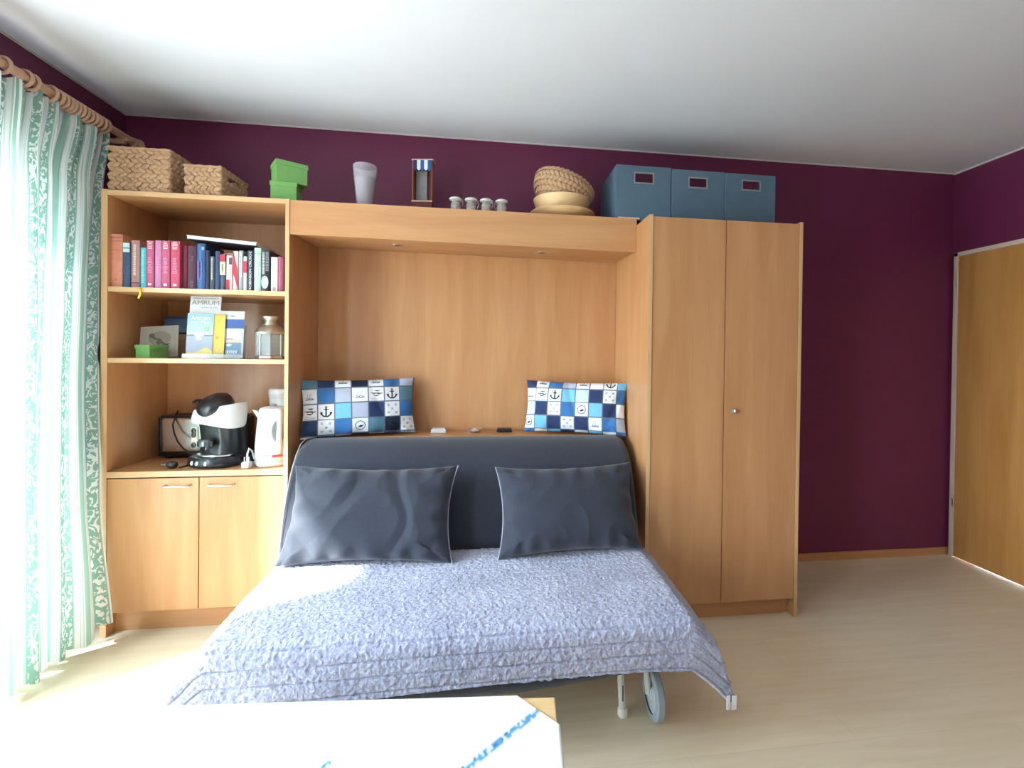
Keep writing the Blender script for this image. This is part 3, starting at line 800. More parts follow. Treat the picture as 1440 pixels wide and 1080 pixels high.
# printed flat things
PRINT = mat('printed_paper', (255, 255, 255), .5, var=.02, attr='print', coat=.1, gain=.74)
def panel(name, label, w_, h_, fn, loc, rz=0, tilt=0, roll=0, nx=40, ny=40, th=.003, cat='leaflet', group=None, m=PRINT):
    """A printed board: front towards -Y, base at z = 0, leaning back by tilt."""
    t = thing(name, label, cat, loc, 0, group)
    t.rotation_euler = (Matrix.Rotation(rz, 4, 'Z') @ Matrix.Rotation(-tilt, 4, 'X') @ Matrix.Rotation(roll, 4, 'Y')).to_euler()
    q = MB(); q.grid(lambda u, v: ((u - .5) * w_, -th - .0004, v * h_), nx, ny)
    o = q.build('printed_front', m, t)
    paint(o, lambda i: fn((i % (nx + 1)) / nx, (i // (nx + 1)) / ny))
    MB().box(-w_ / 2, w_ / 2, -th, 0, 0, h_).build('board', mat('card_stock', (214, 210, 204), .7), t)
    return t
def bird(u, v):
    c = (206, 200, 190)
    x, z = u - .5, v - .5
    if (x - .02) ** 2 / .09 + (z - .10) ** 2 / .05 < 1: c = (176, 168, 154)
    k = noise.noise(Vector((u * 9, v * 9, 2)))
    if abs(z - (-.75 * x + .03)) < .030 and -.22 < x < .28: c = (92, 86, 78)
    if (x + .20) ** 2 + (z - .20) ** 2 < .006: c = (120, 112, 100)
    if (x + .05) ** 2 / .02 + (z + .0) ** 2 / .012 < 1 and k > -.1: c = (128, 118, 104)
    if abs(z + .14 - .2 * x) < .022 and abs(x) < .30: c = (110, 102, 90)
    if min(u, 1 - u, v, 1 - v) < .03: c = (222, 216, 206)
    return c
p = at(224, 497, 'Z', SH2)
panel('picture_tile', 'cream picture tile with a sketched bird leaning behind the small green box', .158, .155, bird, (-1.594, -.262, SH2 + .001), R(4), R(14), R(-5), 60, 50, .006, 'tile')
def seascape(u, v):
    if v > .93: return (96, 128, 190)
    if v > .62: k = (v - .62) / .38; return (116 + 40 * (1 - k), 168 + 30 * (1 - k), 246)
    if v > .55: return (52, 58, 66)
    return (214, 198, 172) if v < .45 else (226, 214, 194)
panel('seascape_print', 'wide blue and sand seascape card leaning on the back panel behind the leaflets', .28, .215, seascape, (-1.545, -.110, SH2), R(0), R(12), 0, 30, 40, .004, 'picture')
panel('seascape_print', 'blue topped card leaning behind the silver lantern beside the divider', .14, .175, lambda u, v: (84, 112, 176) if v > .58 else ((52, 58, 66) if v > .54 else (206, 200, 192)), (-1.056, -.075, SH2), 0, R(10), 0, 20, 30, .004, 'picture')

# leaflet stand and leaflets
a_ = at(257.5, 502.3, 'Y', -.375); c_ = at(339.5, 502.3, 'Y', -.375)
ACR = mat('clear_acrylic', (226, 232, 234), .08, var=0, trans=.75)
t = thing('leaflet_stand', 'clear acrylic stand holding the holiday leaflets on the middle shelf', 'stand', ((a_.x + c_.x) / 2, -.355, SH2))
sw = c_.x - a_.x
MB().box(-sw / 2, sw / 2, -.030, .030, 0, .004, .001).build('foot', ACR, t)
MB().box(-sw / 2, sw / 2, -.030, -.027, .004, .022, .0008).build('front_lip', ACR, t)
MB().box(-sw / 2, sw / 2, .012, .015, .004, .16, .001, mtx=Matrix.Rotation(R(-7), 4, 'X')).build('back_rest', ACR, t)
def amrum_guide(u, v):
    c = (220, 222, 222)
    if .955 < v < .972 and .08 < u < .92 and int(u * 60) % 3: c = (120, 124, 130)
    if .80 < v < .825 and .36 < u < .9 and int(u * 50) % 3: c = (168, 170, 172)
    if .73 < v < .745 and .70 < u < .96: c = (176, 178, 180)
    if .665 < v < .70 and .10 < u < .62 and int(u * 40) % 4: c = (110, 114, 122)
    return c
Yg = -.352
def on_stand(x0p, x1p, ytop, ybot, Y):
    a = at(x0p, ybot, 'Y', Y); c = at(x1p, ybot, 'Y', Y); tp = at((x0p + x1p) / 2, ytop, 'Y', Y + .02)
    return (a.x + c.x) / 2, c.x - a.x, tp.z - SH2 - .005
LG = 'holiday leaflets in the stand'
x_, w_, h_ = on_stand(261.7, 305.5, 416, 500, Yg)
t = panel('leaflet', 'tall white leaflet with grey lettering rising behind the blue one', w_, h_, amrum_guide, (x_, Yg + .010, SH2 + .005), 0, R(5), 0, 60, 100, .002, group=LG)
text('AMRUM', .03, mat('print_120_124_132', (120, 124, 132), .6), t, (0, -.0032, h_ * .893), (PI / 2, 0, 0), w_ * .88, 'title')
def yellowcover(u, v):
    c = (232, 202, 78)
    if v > .965: c = (222, 180, 60)
    if .80 < v < .86 and .15 < u < .6 and int(v * 160) % 2: c = (206, 176, 70)
    if .42 < v < .50 and .2 < u < .5 and (u - .35) ** 2 / .02 + (v - .46) ** 2 / .001 < 1: c = (196, 166, 66)
    if v < .33 and noise.noise(Vector((u * 6, v * 14, 4))) > .1: c = (222, 190, 92)
    return c
def whiteblue(u, v):
    c = (218, 220, 222)
    if .63 < v < .82 and u > .36: c = (52, 92, 164)
    if .72 < v < .80 and .72 < u < .95 and int(v * 110) % 2: c = (120, 150, 200)
    if .04 < v < .62 and u > .38: c = (196, 200, 204)
    if .46 < v < .62 and .42 < u < .93: c = (226, 224, 218)
    if .33 < v < .455 and .42 < u < .93: c = (220, 196, 176) if v < .40 else (230, 224, 214)
    if .39 < v < .41 and .5 < u < .72: c = (90, 96, 110)
    if .05 < v < .32 and .42 < u < .96: c = (112, 146, 170)
    if (u - .60) ** 2 / .006 + (v - .27) ** 2 / .0009 < 1: c = (222, 228, 232)
    if .09 < v < .16 and .50 < u < .86 and int(u * 50) % 3: c = (214, 222, 230)
    if v < .035: c = (222, 218, 214)
    if .88 < v < .905 and .52 < u < .76 and int(u * 70) % 3: c = (150, 154, 164)
    return c
x_, w_, h_ = on_stand(289.5, 340.3, 437, 501, Yg - .006)
t = panel('leaflet', 'white leaflet with blue bands at the lantern side of the stand', w_, h_, whiteblue, (x_, Yg + .002, SH2 + .005), 0, R(5), 0, 50, 60, .0025, group=LG)
x_, w_, h_ = on_stand(297.5, 313.6, 441.5, 500, Yg - .012)
t = panel('leaflet', 'narrow yellow leaflet between the blue one and the white one', w_, h_, yellowcover, (x_, Yg - .005, SH2 + .005), 0, R(5), 0, 24, 60, .0025, group=LG)
def bluecover(u, v):
    if v > .55: k = (v - .55) / .45; c = (190 - 60 * k, 216 - 36 * k, 232 - 4 * k)
    elif v > .50: c = (206, 214, 220)
    else: k = v / .5; c = (150 + 20 * k, 156 + 24 * k, 170 + 30 * k)
    if .485 < v < .515 and (u < .33 or u > .66): c = (108, 130, 140)
    r_ = math.hypot((u - .45) * 1.1, (v - .48) * 1.8); an = math.atan2(v - .48, u - .45)
    if r_ < .17 and (r_ < .07 or math.sin(9 * an) > .25): c = (240, 242, 242)
    if (u - .76) ** 2 / .014 + (v - .645) ** 2 / .004 < 1: c = (150, 196, 150)
    dune = .13 + .07 * math.exp(-((u - .76) / .22) ** 2) - .02 * math.sin(u * 7)
    if v < dune: c = (230, 206, 92)
    if v < .075: c = (226, 224, 216)
    return c
x_, w_, h_ = on_stand(260.3, 297.6, 440.5, 501, Yg - .012)
t = panel('leaflet', 'light blue leaflet with a white splash and a yellow dune, foremost in the stand', w_, h_, bluecover, (x_, Yg - .008, SH2 + .005), 0, R(5), 0, 60, 90, .0025, group=LG)
WTX = mat('print_236_242_246', (236, 242, 246), .6)
text('Amrum', .03, WTX, t, (0, -.0036, h_ * .895), (PI / 2, 0, 0), w_ * .72, 'title')
text('mit Flut', .022, WTX, t, (0, -.0036, h_ * .795), (PI / 2, 0, 0), w_ * .72, 'subtitle')

# lantern
a_ = at(380.5, 502, 'Y', -.30)
ln = thing('lantern', 'silver metal tealight lantern with glass sides on the middle shelf', 'lantern', (a_.x, -.30, SH2))
SILV = mat('aged_silver', (186, 180, 168), .35, .85, .10)
MB().lathe([(.066, 0), (.068, .006), (.066, .014), (.060, .018), (.02, .019)], n=8, mtx=Matrix.Rotation(R(22.5), 4, 'Z')).build('base', SILV, ln)
for k in range(8):
    a = R(45 * k + 22.5); r_ = .060
    MB().box(-.003, .003, -.003, .003, .016, .122, .0008, mtx=Matrix.Translation((r_ * math.cos(a), r_ * math.sin(a), 0)) @ Matrix.Rotation(a, 4, 'Z')).build('corner_post', SILV, ln)
for k in range(8):
    a = R(45 * k); r_ = .0545
    MB().box(-.0008, .0008, -.020, .020, .018, .120, mtx=Matrix.Translation((r_ * math.cos(a), r_ * math.sin(a), 0)) @ Matrix.Rotation(a, 4, 'Z')).build('pane', mat('lantern_glass', (196, 208, 212), .12, alpha=.38), ln)
MB().lathe([(.067, .120), (.068, .128), (.064, .134), (.052, .152), (.034, .164), (.026, .168), (.024, .178), (.028, .184), (.036, .196), (.038, .204), (.034, .206), (.012, .207)], n=24).build('roof', SILV, ln, True)
MB().torus((0, 0, .166), .033, .002, 'Z').build('handle_ring', SILV, ln, True)
MB().lathe([(.020, .019), (.020, .034), (.004, .035)], n=16).build('tealight', mat('tealight_wax', (226, 222, 212), .5), ln, True)

# ================================================================== worktop appliances
# toaster
tp = at(252, 636, 'Y', -.14)
ts = thing('toaster', 'long chrome toaster with its shaded ends painted black standing behind the coffee machine', 'toaster', (-1.468, -.092, WT), R(-1))
MB().box(-.188, .188, -.058, .058, .030, .205, .016, seg=4).build('body', mat('polished_steel', (226, 230, 232), .22, 1, .03), ts, True)
MB().box(-.196, .196, -.060, .060, .012, .034, .008).build('base', BLACKP, ts, True)
MB().box(-.194, .194, -.050, .050, .200, .216, .006).build('top_rim', BLACKP, ts, True)
for s in (-1, 1): MB().box(s * .184, s * .202, -.054, .054, .022, .208, .010, seg=3).build('end_shade', BLACKP, ts, True)  # black caps stand in for the dark shadow at the toaster's end
for sx in (-1, 1):
    for sy in (-1, 1): MB().lathe([(.012, 0), (.014, .014)], (sx * .16, sy * .035, 0), n=12).build('foot', BLACKP, ts, True)
MB().box(-.15, .15, -.012, .012, .2155, .2175).build('slot', DARK, ts)
MB().box(-.214, -.198, -.02, .02, .135, .148, .004).build('lever', BLACKP, ts)

# coffee machine
cm = thing('coffee_machine', 'black and white pad coffee machine with domed lid on the worktop', 'coffee machine', (-1.318, -.275, WT), R(-14))
cm.scale = (.87, .95, 1.0)
CMM = (Matrix.Translation((-1.318, -.275, WT)) @ Matrix.Rotation(R(-14), 4, 'Z') @ Matrix.Diagonal((.87, .95, 1, 1))).inverted()
def lerp(a, b, t): return a + (b - a) * t
MB().lathe([(.105, 0), (.128, .004), (.134, .016), (.130, .034), (.118, .046), (.060, .050)], n=40, sx=1.05, sy=.72, c=(0, -.028, 0)).build('base', BLACKP, cm, True)
MB().lathe([(.085, .047), (.094, .050), (.090, .056), (.02, .056)], n=36, sx=1.05, sy=.62, c=(.004, -.034, 0)).build('drip_tray', CHROME, cm, True)
for k, dx in enumerate((-.052, -.018, .030)):
    a = R(270) + dx * 7
    MB().lathe([(.010, 0), (.010, .004), (.006, .006)], n=12, mtx=Matrix.Translation((dx, -.028 - .094 * math.sqrt(max(0, 1 - (dx / .14) ** 2)) + .002, .024)) @ Matrix.Rotation(R(80), 4, 'X')).build('button', mat('silver_button', (190, 196, 200), .3, .6), cm, True)
bd = MB(); rings = []
for z, rx, ry, cy_ in ((.03, .108, .090, .03), (.10, .104, .082, .034), (.18, .108, .084, .026), (.222, .106, .086, .018), (.24, .098, .083, .014)):
    rings.append([(rx * math.copysign(abs(math.cos(a)) ** .7, math.cos(a)), cy_ + ry * math.copysign(abs(math.sin(a)) ** .7, math.sin(a)), z) for a in [2 * PI * k / 32 for k in range(32)]])
bd.skin(rings); bd.build('body', BLACKP, cm, True)
# white upper shell: a saddle that sweeps from the low left to a raised corner on the right
sh = MB(); rings = []
K = 48
def shell_ring(s, zl, zr, dz, cn_):
    ring = []
    for k in range(K):
        a = 2 * PI * k / K
        c0, s0 = math.cos(a), math.sin(a)
        rx = .132 * s; ry = .108 * s
        x = rx * math.copysign(abs(c0) ** .75, c0); y = ry * math.copysign(abs(s0) ** .75, s0)
        corner = max(0, c0) ** 3 * (1.0 if s0 < .2 else .6)
        x += cn_ * corner; y += cn_ * .3 * corner
        z = lerp(zl, zr, (x / .156 + 1) / 2) + dz * (x / .14) ** 2
        ring.append((x, y - .008, z))
    return ring
for s, zl, zr, dz, cn_ in ((.86, .218, .186, -.018, .006), (.89, .222, .196, -.018, .014), (.89, .230, .232, -.010, .026), (.85, .243, .276, .003, .036), (.80, .252, .296, .005, .040), (.66, .262, .285, 0, .015), (.40, .270, .280, 0, 0)):
    rings.append(shell_ring(s, zl, zr, dz, cn_))
sh.skin(rings); sh.build('shell', WHITEP, cm, True)
LT = Matrix.Translation((.006, -.030, .272)) @ Matrix.Rotation(R(30), 4, 'X') @ Matrix.Rotation(R(-3), 4, 'Y') @ Matrix.Scale(.90, 4)
lid = MB().lathe([(.092, -.018), (.098, -.004), (.097, .022), (.088, .042), (.066, .056), (.035, .063), (.010, .065)], n=40, sx=1.0, sy=.92, mtx=LT).build('lid', BLACKP, cm, True)
MB().box(-.128, -.085, -.016, .016, .040, .050, .004, mtx=LT).build('lid_lever', BLACKP, cm, True)
MB().lathe([(.012, .062), (.012, .068), (.004, .070)], n=14, mtx=LT).build('lid_button', mat('lid_dot', (60, 68, 76), .3), cm, True)
MB().box(-.118, -.078, -.060, -.044, .085, .185, .010, seg=3).build('control_panel', mat('cream_panel', (204, 204, 178), .4), cm, True)
for z in (.165, .145, .098):
    MB().lathe([(.013, 0), (.013, .005), (.009, .007)], n=16, mtx=Matrix.Translation((-.097, -.059, z)) @ Matrix.Rotation(PI / 2, 4, 'X')).build('knob', BLACKP, cm, True)
spt = MB(); spt.lathe([(.030, 0), (.030, .020), (.022, .03)], (-.010, -.078, .100), n=20, sx=1.4)
spt.tube([(-.03, -.085, .105), (-.03, -.092, .082)], .009, 10); spt.tube([(.01, -.085, .105), (.01, -.092, .082)], .009, 10)
spt.build('spout', mat('spout_chrome', (96, 100, 104), .25, .7), cm, True)

# kettle
kp = at(384, 658, 'Y', -.30)
kt = thing('kettle', 'white plastic electric kettle with looped handle on the worktop beside the divider', 'kettle', (-1.068, -.295, WT), R(14))
MB().lathe([(.078, 0), (.084, .006), (.084, .018), (.076, .024)], n=36).build('base', WHITEP, kt, True)
MB().lathe([(.076, .024), (.080, .030), (.078, .09), (.072, .17), (.065, .245), (.062, .262), (.060, .262), (.02, .262)], n=40).build('body', WHITEP, kt, True)
MB().lathe([(.060, .262), (.058, .270), (.045, .276), (.010, .278)], n=32).build('lid', mat('kettle_lid', (214, 216, 214), .35), kt, True)
MB().lathe([(.012, .277), (.013, .286), (.006, .290)], n=14).build('lid_knob', mat('knob_grey', (150, 152, 150), .4), kt, True)
hpts = [(.030, -.050, .252), (.036, -.080, .258), (.040, -.100, .235), (.040, -.108, .19), (.038, -.106, .13), (.034, -.094, .085), (.028, -.072, .068)]
MB().tube(hpts, [.014, .014, .013, .012, .012, .013, .014], 12).build('handle', WHITEP, kt, True)
MB().lathe([(.030, 0), (.030, .003), (.02, .004)], n=28, sx=1.0, sy=1.7, mtx=Matrix.Translation((.030, -.068, .165)) @ Matrix.Rotation(R(24), 4, 'Z') @ Matrix.Rotation(R(86), 4, 'X')).build('grip_recess', mat('recess_grey', (146, 152, 152), .5), kt, True)
sp_ = MB(); sp_.skin([[(-.058, -.018, .215), (-.058, .018, .215), (-.066, .018, .258), (-.066, -.018, .258)], [(-.073, -.004, .235), (-.073, .004, .235), (-.088, .008, .264), (-.088, -.008, .264)]])
sp_.build('spout', WHITEP, kt)
MB().box(-.022, .022, -.0815, -.076, .045, .056, .001, mtx=Matrix.Rotation(R(20), 4, 'Z')).build('red_badge', mat('red_badge', (196, 70, 66), .5), kt)

# storage canister behind the kettle
cn = thing('canister', 'translucent white storage canister with ribbed lid behind the kettle', 'canister', (-1.096, -.105, WT))
FROST = mat('frosted_plastic', (214, 222, 224), .35, var=.02)
MB().lathe([(.062, 0), (.066, .004), (.066, .30), (.062, .306)], n=32).build('body', FROST, cn, True)
MB().lathe([(.068, .302), (.070, .308), (.069, .318), (.071, .322), (.071, .345), (.066, .352), (.02, .354)], n=32).build('lid', WHITEP, cn, True)

# cables and plugs
CORD = mat('black_cord', (30, 28, 32), .5)
zc = WT + .005
CP = [at(250, 578, 'Y', -.10), at(246, 588, 'Y', -.15), at(243, 598, 'Y', -.17), at(245, 609, 'Y', -.18), at(250, 621, 'Y', -.20), at(258, 631, 'Y', -.24), at(268, 638, 'Y', -.29), Vector((-1.43, -.33, zc)), Vector((-1.445, -.365, zc))]
cdo = MB().tube([CMM @ p_ for p_ in CP], .0042, 8).build('power_cord', CORD, cm, True); cdo['label'] = 'black cord looping from the toaster'
PLUG = mat('plug_black', (40, 36, 38), .4)
PT = CMM @ Matrix.Translation((-1.452, -.372, WT + .019)) @ Matrix.Rotation(R(-105), 4, 'Z') @ Matrix.Rotation(PI / 2, 4, 'X')
po_ = MB().lathe([(.009, 0), (.017, .008), (.018, .030), (.012, .044)], n=14, mtx=PT).build('power_plug', PLUG, cm, True)
pq = MB()
for s_ in (-1, 1):
    g = MB(); pq.tube([PT @ Vector((s_ * .009, 0, .040)), PT @ Vector((s_ * .009, 0, .066))], .0026, 6)
pq.build('plug_pins', CHROME, po_)
t = thing('power_strip', 'black plug and socket block lying between coffee machine and kettle', 'socket', (-1.192, -.20, WT), R(28))
MB().box(-.055, .055, -.022, .022, 0, .034, .008, seg=3).build('block', BLACKP, t, True)
MB().lathe([(.022, 0), (.024, .010), (.018, .030)], (-.030, -.045, 0), n=18).build('plug', PLUG, t, True)
MB().tube([(.05, .0, .02), (.075, .02, .03), (.09, .05, .055), (.10, .07, .02)], .004, 8).build('cable', CORD, t, True)
KP = Vector((-.100, -.060, 0))
kpo = MB().box(-.018, .018, -.016, .016, 0, .030, .007, mtx=Matrix.Translation(KP) @ Matrix.Rotation(R(-20), 4, 'Z'), seg=3).build('mains_plug', WHITEP, kt, True)
MB().tube([KP + Vector(p_) for p_ in [(.0, .012, .024), (-.002, .022, .06), (.004, .03, .085), (.014, .040, .07), (.022, .050, .03)]], .0042, 8).build('cord', WHITEP, kpo, True)
pq = MB()
for s_ in (-1, 1): pq.tube([KP + Vector((s_ * .009, .0, .028)), KP + Vector((s_ * .009, .002, .050))], .0025, 6)
pq.build('plug_pins', CHROME, kpo)

# ================================================================== on top of the units
# woven baskets ------------------------------------------------------------
SEAG = [mat('seagrass_a', (184, 148, 116), .8, var=.16, vscale=60), mat('seagrass_b', (160, 124, 92), .8, var=.16, vscale=60)]
def strand(q, c, du, dv, dn, L_, H_, D_):
    """One plump twist of seagrass: a low-poly lozenge."""
    c = Vector(c); rings = []
    for k, (s, f) in enumerate(((-1, .25), (-.5, .9), (.5, .9), (1, .25))):
        o = c + du * (s * L_ / 2) + dv * (s * H_ * .28)
        rings.append([o + dv * (H_ / 2 * f * a) + dn * (D_ * f * b_) for a, b_ in ((1, .2), (.45, 1), (-.45, 1), (-1, .2), (0, -.6))])
    q.skin(rings)
def weave_face(q, o, du, dv, dn, W_, H_, rows, step, seed, skip=None):
    rnd = random.Random(seed); rh = H_ / rows
    for r_ in range(rows):
        x = -step * (.5 if r_ % 2 else 0)
        while x < W_:
            L_ = step * rnd.uniform(1.0, 1.25)
            cx_ = min(max(x + L_ / 2, L_ * .4), W_ - L_ * .4)
            z = (r_ + .5) * rh + rnd.uniform(-.1, .1) * rh
            if not (skip and skip(cx_, z)):
                strand(q, o + du * cx_ + dv * z + dn * rnd.uniform(-.001, .002), du, dv * (1 if r_ % 2 else -1), dn, L_, rh * 1.15, .007)
            x += step
def basket(label, loc, rz, w_, d_, h_, rows, step, handles=False):
    t = thing('seagrass_basket', label, 'basket', loc, rz)
    b_ = MB(); th = .010
    hole = (lambda cx_, z: abs(cx_ - d_ / 2) < .050 and h_ * .60 < z < h_ * .84) if handles else None
    # inner lining walls
    for s in (-1, 1):
        b_.box(-w_ / 2 + .004, w_ / 2 - .004, s * (d_ / 2 - .004), s * (d_ / 2 - .004 - th), 0, h_ - .004)
        if handles:
            x0_, x1_ = s * (w_ / 2 - .004), s * (w_ / 2 - .004 - th)
            b_.box(x0_, x1_, -d_ / 2 + .004, d_ / 2 - .004, 0, h_ * .60); b_.box(x0_, x1_, -d_ / 2 + .004, d_ / 2 - .004, h_ * .84, h_ - .004)
            for e_ in (-1, 1): b_.box(x0_, x1_, e_ * (d_ / 2 - .004), e_ * .050, h_ * .60, h_ * .84)
        else: b_.box(s * (w_ / 2 - .004), s * (w_ / 2 - .004 - th), -d_ / 2 + .004, d_ / 2 - .004, 0, h_ - .004)
    b_.box(-w_ / 2 + .004, w_ / 2 - .004, -d_ / 2 + .004, d_ / 2 - .004, 0, .008)
    b_.build('body', SEAG[1], t)
    for nm, faces in (('weave', None),):
        q = MB()
        X, Y, Z = Vector((1, 0, 0)), Vector((0, 1, 0)), Vector((0, 0, 1))
        weave_face(q, Vector((-w_ / 2, -d_ / 2 + .003, 0)), X, Z, -Y, w_, h_, rows, step, 1)
        weave_face(q, Vector((-w_ / 2, d_ / 2 - .003, 0)), X, Z, Y, w_, h_, rows, step, 2)
        weave_face(q, Vector((w_ / 2 - .003, -d_ / 2, 0)), Y, Z, X, d_, h_, rows, step, 3, hole)
        weave_face(q, Vector((-w_ / 2 + .003, -d_ / 2, 0)), Y, Z, -X, d_, h_, rows, step, 4, hole)
        o = q.build('weave', SEAG[0], t, True); o['kind'] = 'stuff'
    rm = MB()
    c_ = [(-w_ / 2, -d_ / 2), (w_ / 2, -d_ / 2), (w_ / 2, d_ / 2), (-w_ / 2, d_ / 2)]
    for i in range(4):
        p_, q_ = c_[i], c_[(i + 1) % 4]
        k_ = int(math.dist(p_, q_) / .02)
        rm.tube([(lerp(p_[0], q_[0], k / k_), lerp(p_[1], q_[1], k / k_), h_ + .0015 * (k % 2)) for k in range(k_ + 1)], [.0065 if k % 2 else .0052 for k in range(k_ + 1)], 7)
    rm.build('rim', SEAG[0], t, True)
    return t
zt = ZT
a_ = at(150, 267, 'Y', -.40); c_ = at(237, 272, 'Y', -.40); h_ = at(150, 205, 'Y', -.40).z - zt
basket('large rectangular seagrass basket on the bookcase top next to the curtain', ((a_.x + c_.x) / 2 + .004, -.250, zt), R(0), c_.x - a_.x, .30, h_ - .004, 9, .030)
a_ = at(259, 272, 'Y', -.40); c_ = at(311, 275, 'Y', -.40); h_ = at(259, 231, 'Y', -.40).z - zt
basket('smaller seagrass basket with cut-out handles beside the large one', ((a_.x + c_.x) / 2 + .002, -.283, zt), R(-1), c_.x - a_.x, .235, h_ - .004, 6, .027, True)
# green boxes on the top
a_ = at(377, 279, 'Y', -.36); c_ = at(414, 281, 'Y', -.36); tp = at(396, 255, 'Y', -.36)
wb = c_.x - a_.x
gift_box('lower of two stacked bright green gift boxes on top of the bookcase', ((a_.x + c_.x) / 2, -.36 + .055, zt), R(9), wb, .11, tp.z - zt, .020, 'stacked green gift boxes')
a_ = at(380.5, 256, 'Y', -.36); c_ = at(421, 258, 'Y', -.36); t2 = at(400, 226, 'Y', -.36)
gift_box('upper of two stacked bright green gift boxes, turned slightly', ((a_.x + c_.x) / 2 - .004, -.36 + .060, tp.z + .001), R(33), c_.x - a_.x + .012, .115, t2.z - tp.z, .022, 'stacked green gift boxes')
# the canopy top is slightly lower
zk = 1.9755
a_ = at(513, 287, 'Y', -.30)
MILK = bpy.data.materials.new('frosted_glass'); MILK.use_nodes = True
b = MILK.node_tree.nodes['Principled BSDF']; b.inputs['Base Color'].default_value = lin((206, 206, 216)); b.inputs['Roughness'].default_value = .35
b.inputs['Transmission Weight'].default_value = .0; b.inputs['Alpha'].default_value = .30
t = thing('glass_vase', 'tall frosted glass vase on the canopy top between green boxes and hut', 'vase', (a_.x, -.30, zk))
r1 = (at(530, 240, 'Y', -.30).x - at(497, 240, 'Y', -.30).x) / 2; hv = at(513, 234, 'Y', -.30).z - zk
MB().lathe([(.006, .010), (r1 * .58, .010), (r1 * .98, hv), (r1, hv + .001), (r1 * 1.03, hv - .004), (r1 * .66, .003), (r1 * .60, 0), (.004, 0)], n=36).build('body', MILK, t, True)
MB().lathe([(r1 * .56, .011), (r1 * .86, hv * .72), (.004, hv * .72)], n=32).build('sand_filling', mat('pale_filling', (164, 156, 170), .8), t, True)
# miniature beach hut
pz = at(594, 282, 'Y', -.20)
x0_, x1_ = at(580, 260, 'Y', -.22).x, at(609, 260, 'Y', -.22).x
z0_, z1_ = at(594, 283, 'Y', -.22).z, at(594, 224.5, 'Y', -.22).z
t = thing('beach_hut_ornament', 'miniature wooden beach hut with blue and white scalloped awning on the canopy top', 'ornament', ((x0_ + x1_) / 2, -.20, zk), R(-8))
w_ = x1_ - x0_; HW = mat('hut_wood', (150, 88, 70), .6); HB = mat('hut_red', (104, 46, 50), .6)
z0_ -= zk; z1_ -= zk
MB().box(-w_ / 2, w_ / 2, -.022, .03, 0, z0_, .002).build('base', HB, t)
for s in (-1, 1): MB().box(s * w_ / 2, s * (w_ / 2 - .005), -.022, .03, z0_, z1_ + (.004 if s < 0 else -.004), .001).build('side_board', HW, t)
MB().box(-w_ / 2, w_ / 2, .024, .03, z0_, z1_).build('back_board', HB, t)
MB().box(-w_ / 2 + .010, w_ * .16, .014, .022, z0_ + .004, z1_ - .045, .001).build('seat_back', mat('hut_grey', (136, 138, 140), .7), t)
MB().box(-w_ / 2 - .003, w_ / 2 + .004, -.026, .032, z1_ - .004, z1_ + .002, .001).build('roof', mat('hut_roof', (196, 176, 166), .6), t)
MB().box(-w_ / 2 - .002, w_ / 2 + .002, -.026, -.020, z0_ - .004, z0_ + .004, .001).build('sill', mat('hut_sill', (206, 176, 150), .6), t)
for k in range(5):
    x = -w_ / 2 + .007 + (w_ - .012) * (k + .5) / 5
    sw_ = (w_ - .012) / 5
    c = (218, 222, 230) if k in (1, 3) else ((44, 88, 150) if k > 1 else (32, 44, 84))
    hh = .052 if k in (1, 3) else .056
    pts = [(-sw_ / 2, 0), (sw_ / 2, 0)] + [(sw_ / 2 * math.cos(a), -hh + .012 + .012 * -math.sin(a)) for a in [PI * j / 6 for j in range(7)]]
    MB().prism(pts, .003, Matrix.Translation((x, -.026, z1_ - .004))).build('awning_scallop', mat('awning_%d_%d_%d' % c, c, .7), t)

# four clip-top jars
GJ = bpy.data.materials.new('jar_glass'); GJ.use_nodes = True
b = GJ.node_tree.nodes['Principled BSDF']; b.inputs['Base Color'].default_value = lin((206, 206, 202)); b.inputs['Roughness'].default_value = .08; b.inputs['Alpha'].default_value = .30
JL = ['small clip-top glass jar on the canopy, nearest the beach hut', 'small clip-top glass jar, second from the beach hut', 'small clip-top glass jar, second from the wooden bowls', 'small clip-top glass jar on the canopy, nearest the wooden bowls']
FILLJ = mat('jar_filling', (214, 200, 172), .8, var=.2, vscale=200)
def jar0(loc, label):
    t = thing('clip_top_jar', label, 'jar', loc, 0, 'clip-top jars on the canopy')
    MB().lathe([(.021, 0), (.024, .004), (.025, .040), (.020, .052), (.019, .058), (.017, .058), (.017, .052), (.022, .039), (.021, .004), (.003, .003)], n=20).build('body', GJ, t, True)
    MB().lathe([(.022, .0045), (.022, .026), (.016, .032), (.003, .034)], n=12).build('contents', FILLJ, t, True)
    MB().lathe([(.022, .059), (.030, .062), (.031, .068), (.024, .074), (.004, .076)], n=22).build('lid', mat('jar_lid', (206, 206, 204), .25, var=.03), t, True)
    MB().tube([(.020, 0, .050), (.031, 0, .056), (.034, 0, .066), (.036, -.004, .040), (.030, 0, .028)], .0016, 6).build('wire_clip', CHROME, t, True)
    return t
j0 = None
for k, px in enumerate((640.5, 662.2, 683.4, 705.2)):
    p = at(px, 294 + k * 1.2, 'Y', -.36)
    loc = (p.x, -.355, zk)
    if k == 0: j0 = jar0(loc, JL[0])
    else:
        o = j0.copy(); COL.objects.link(o); o.location = loc; o['label'] = JL[k]; o.rotation_euler = (0, 0, R((12, -20, 170)[k - 1]))
        for ch in list(j0.children):
            c_ = ch.copy(); c_.parent = o; COL.objects.link(c_)

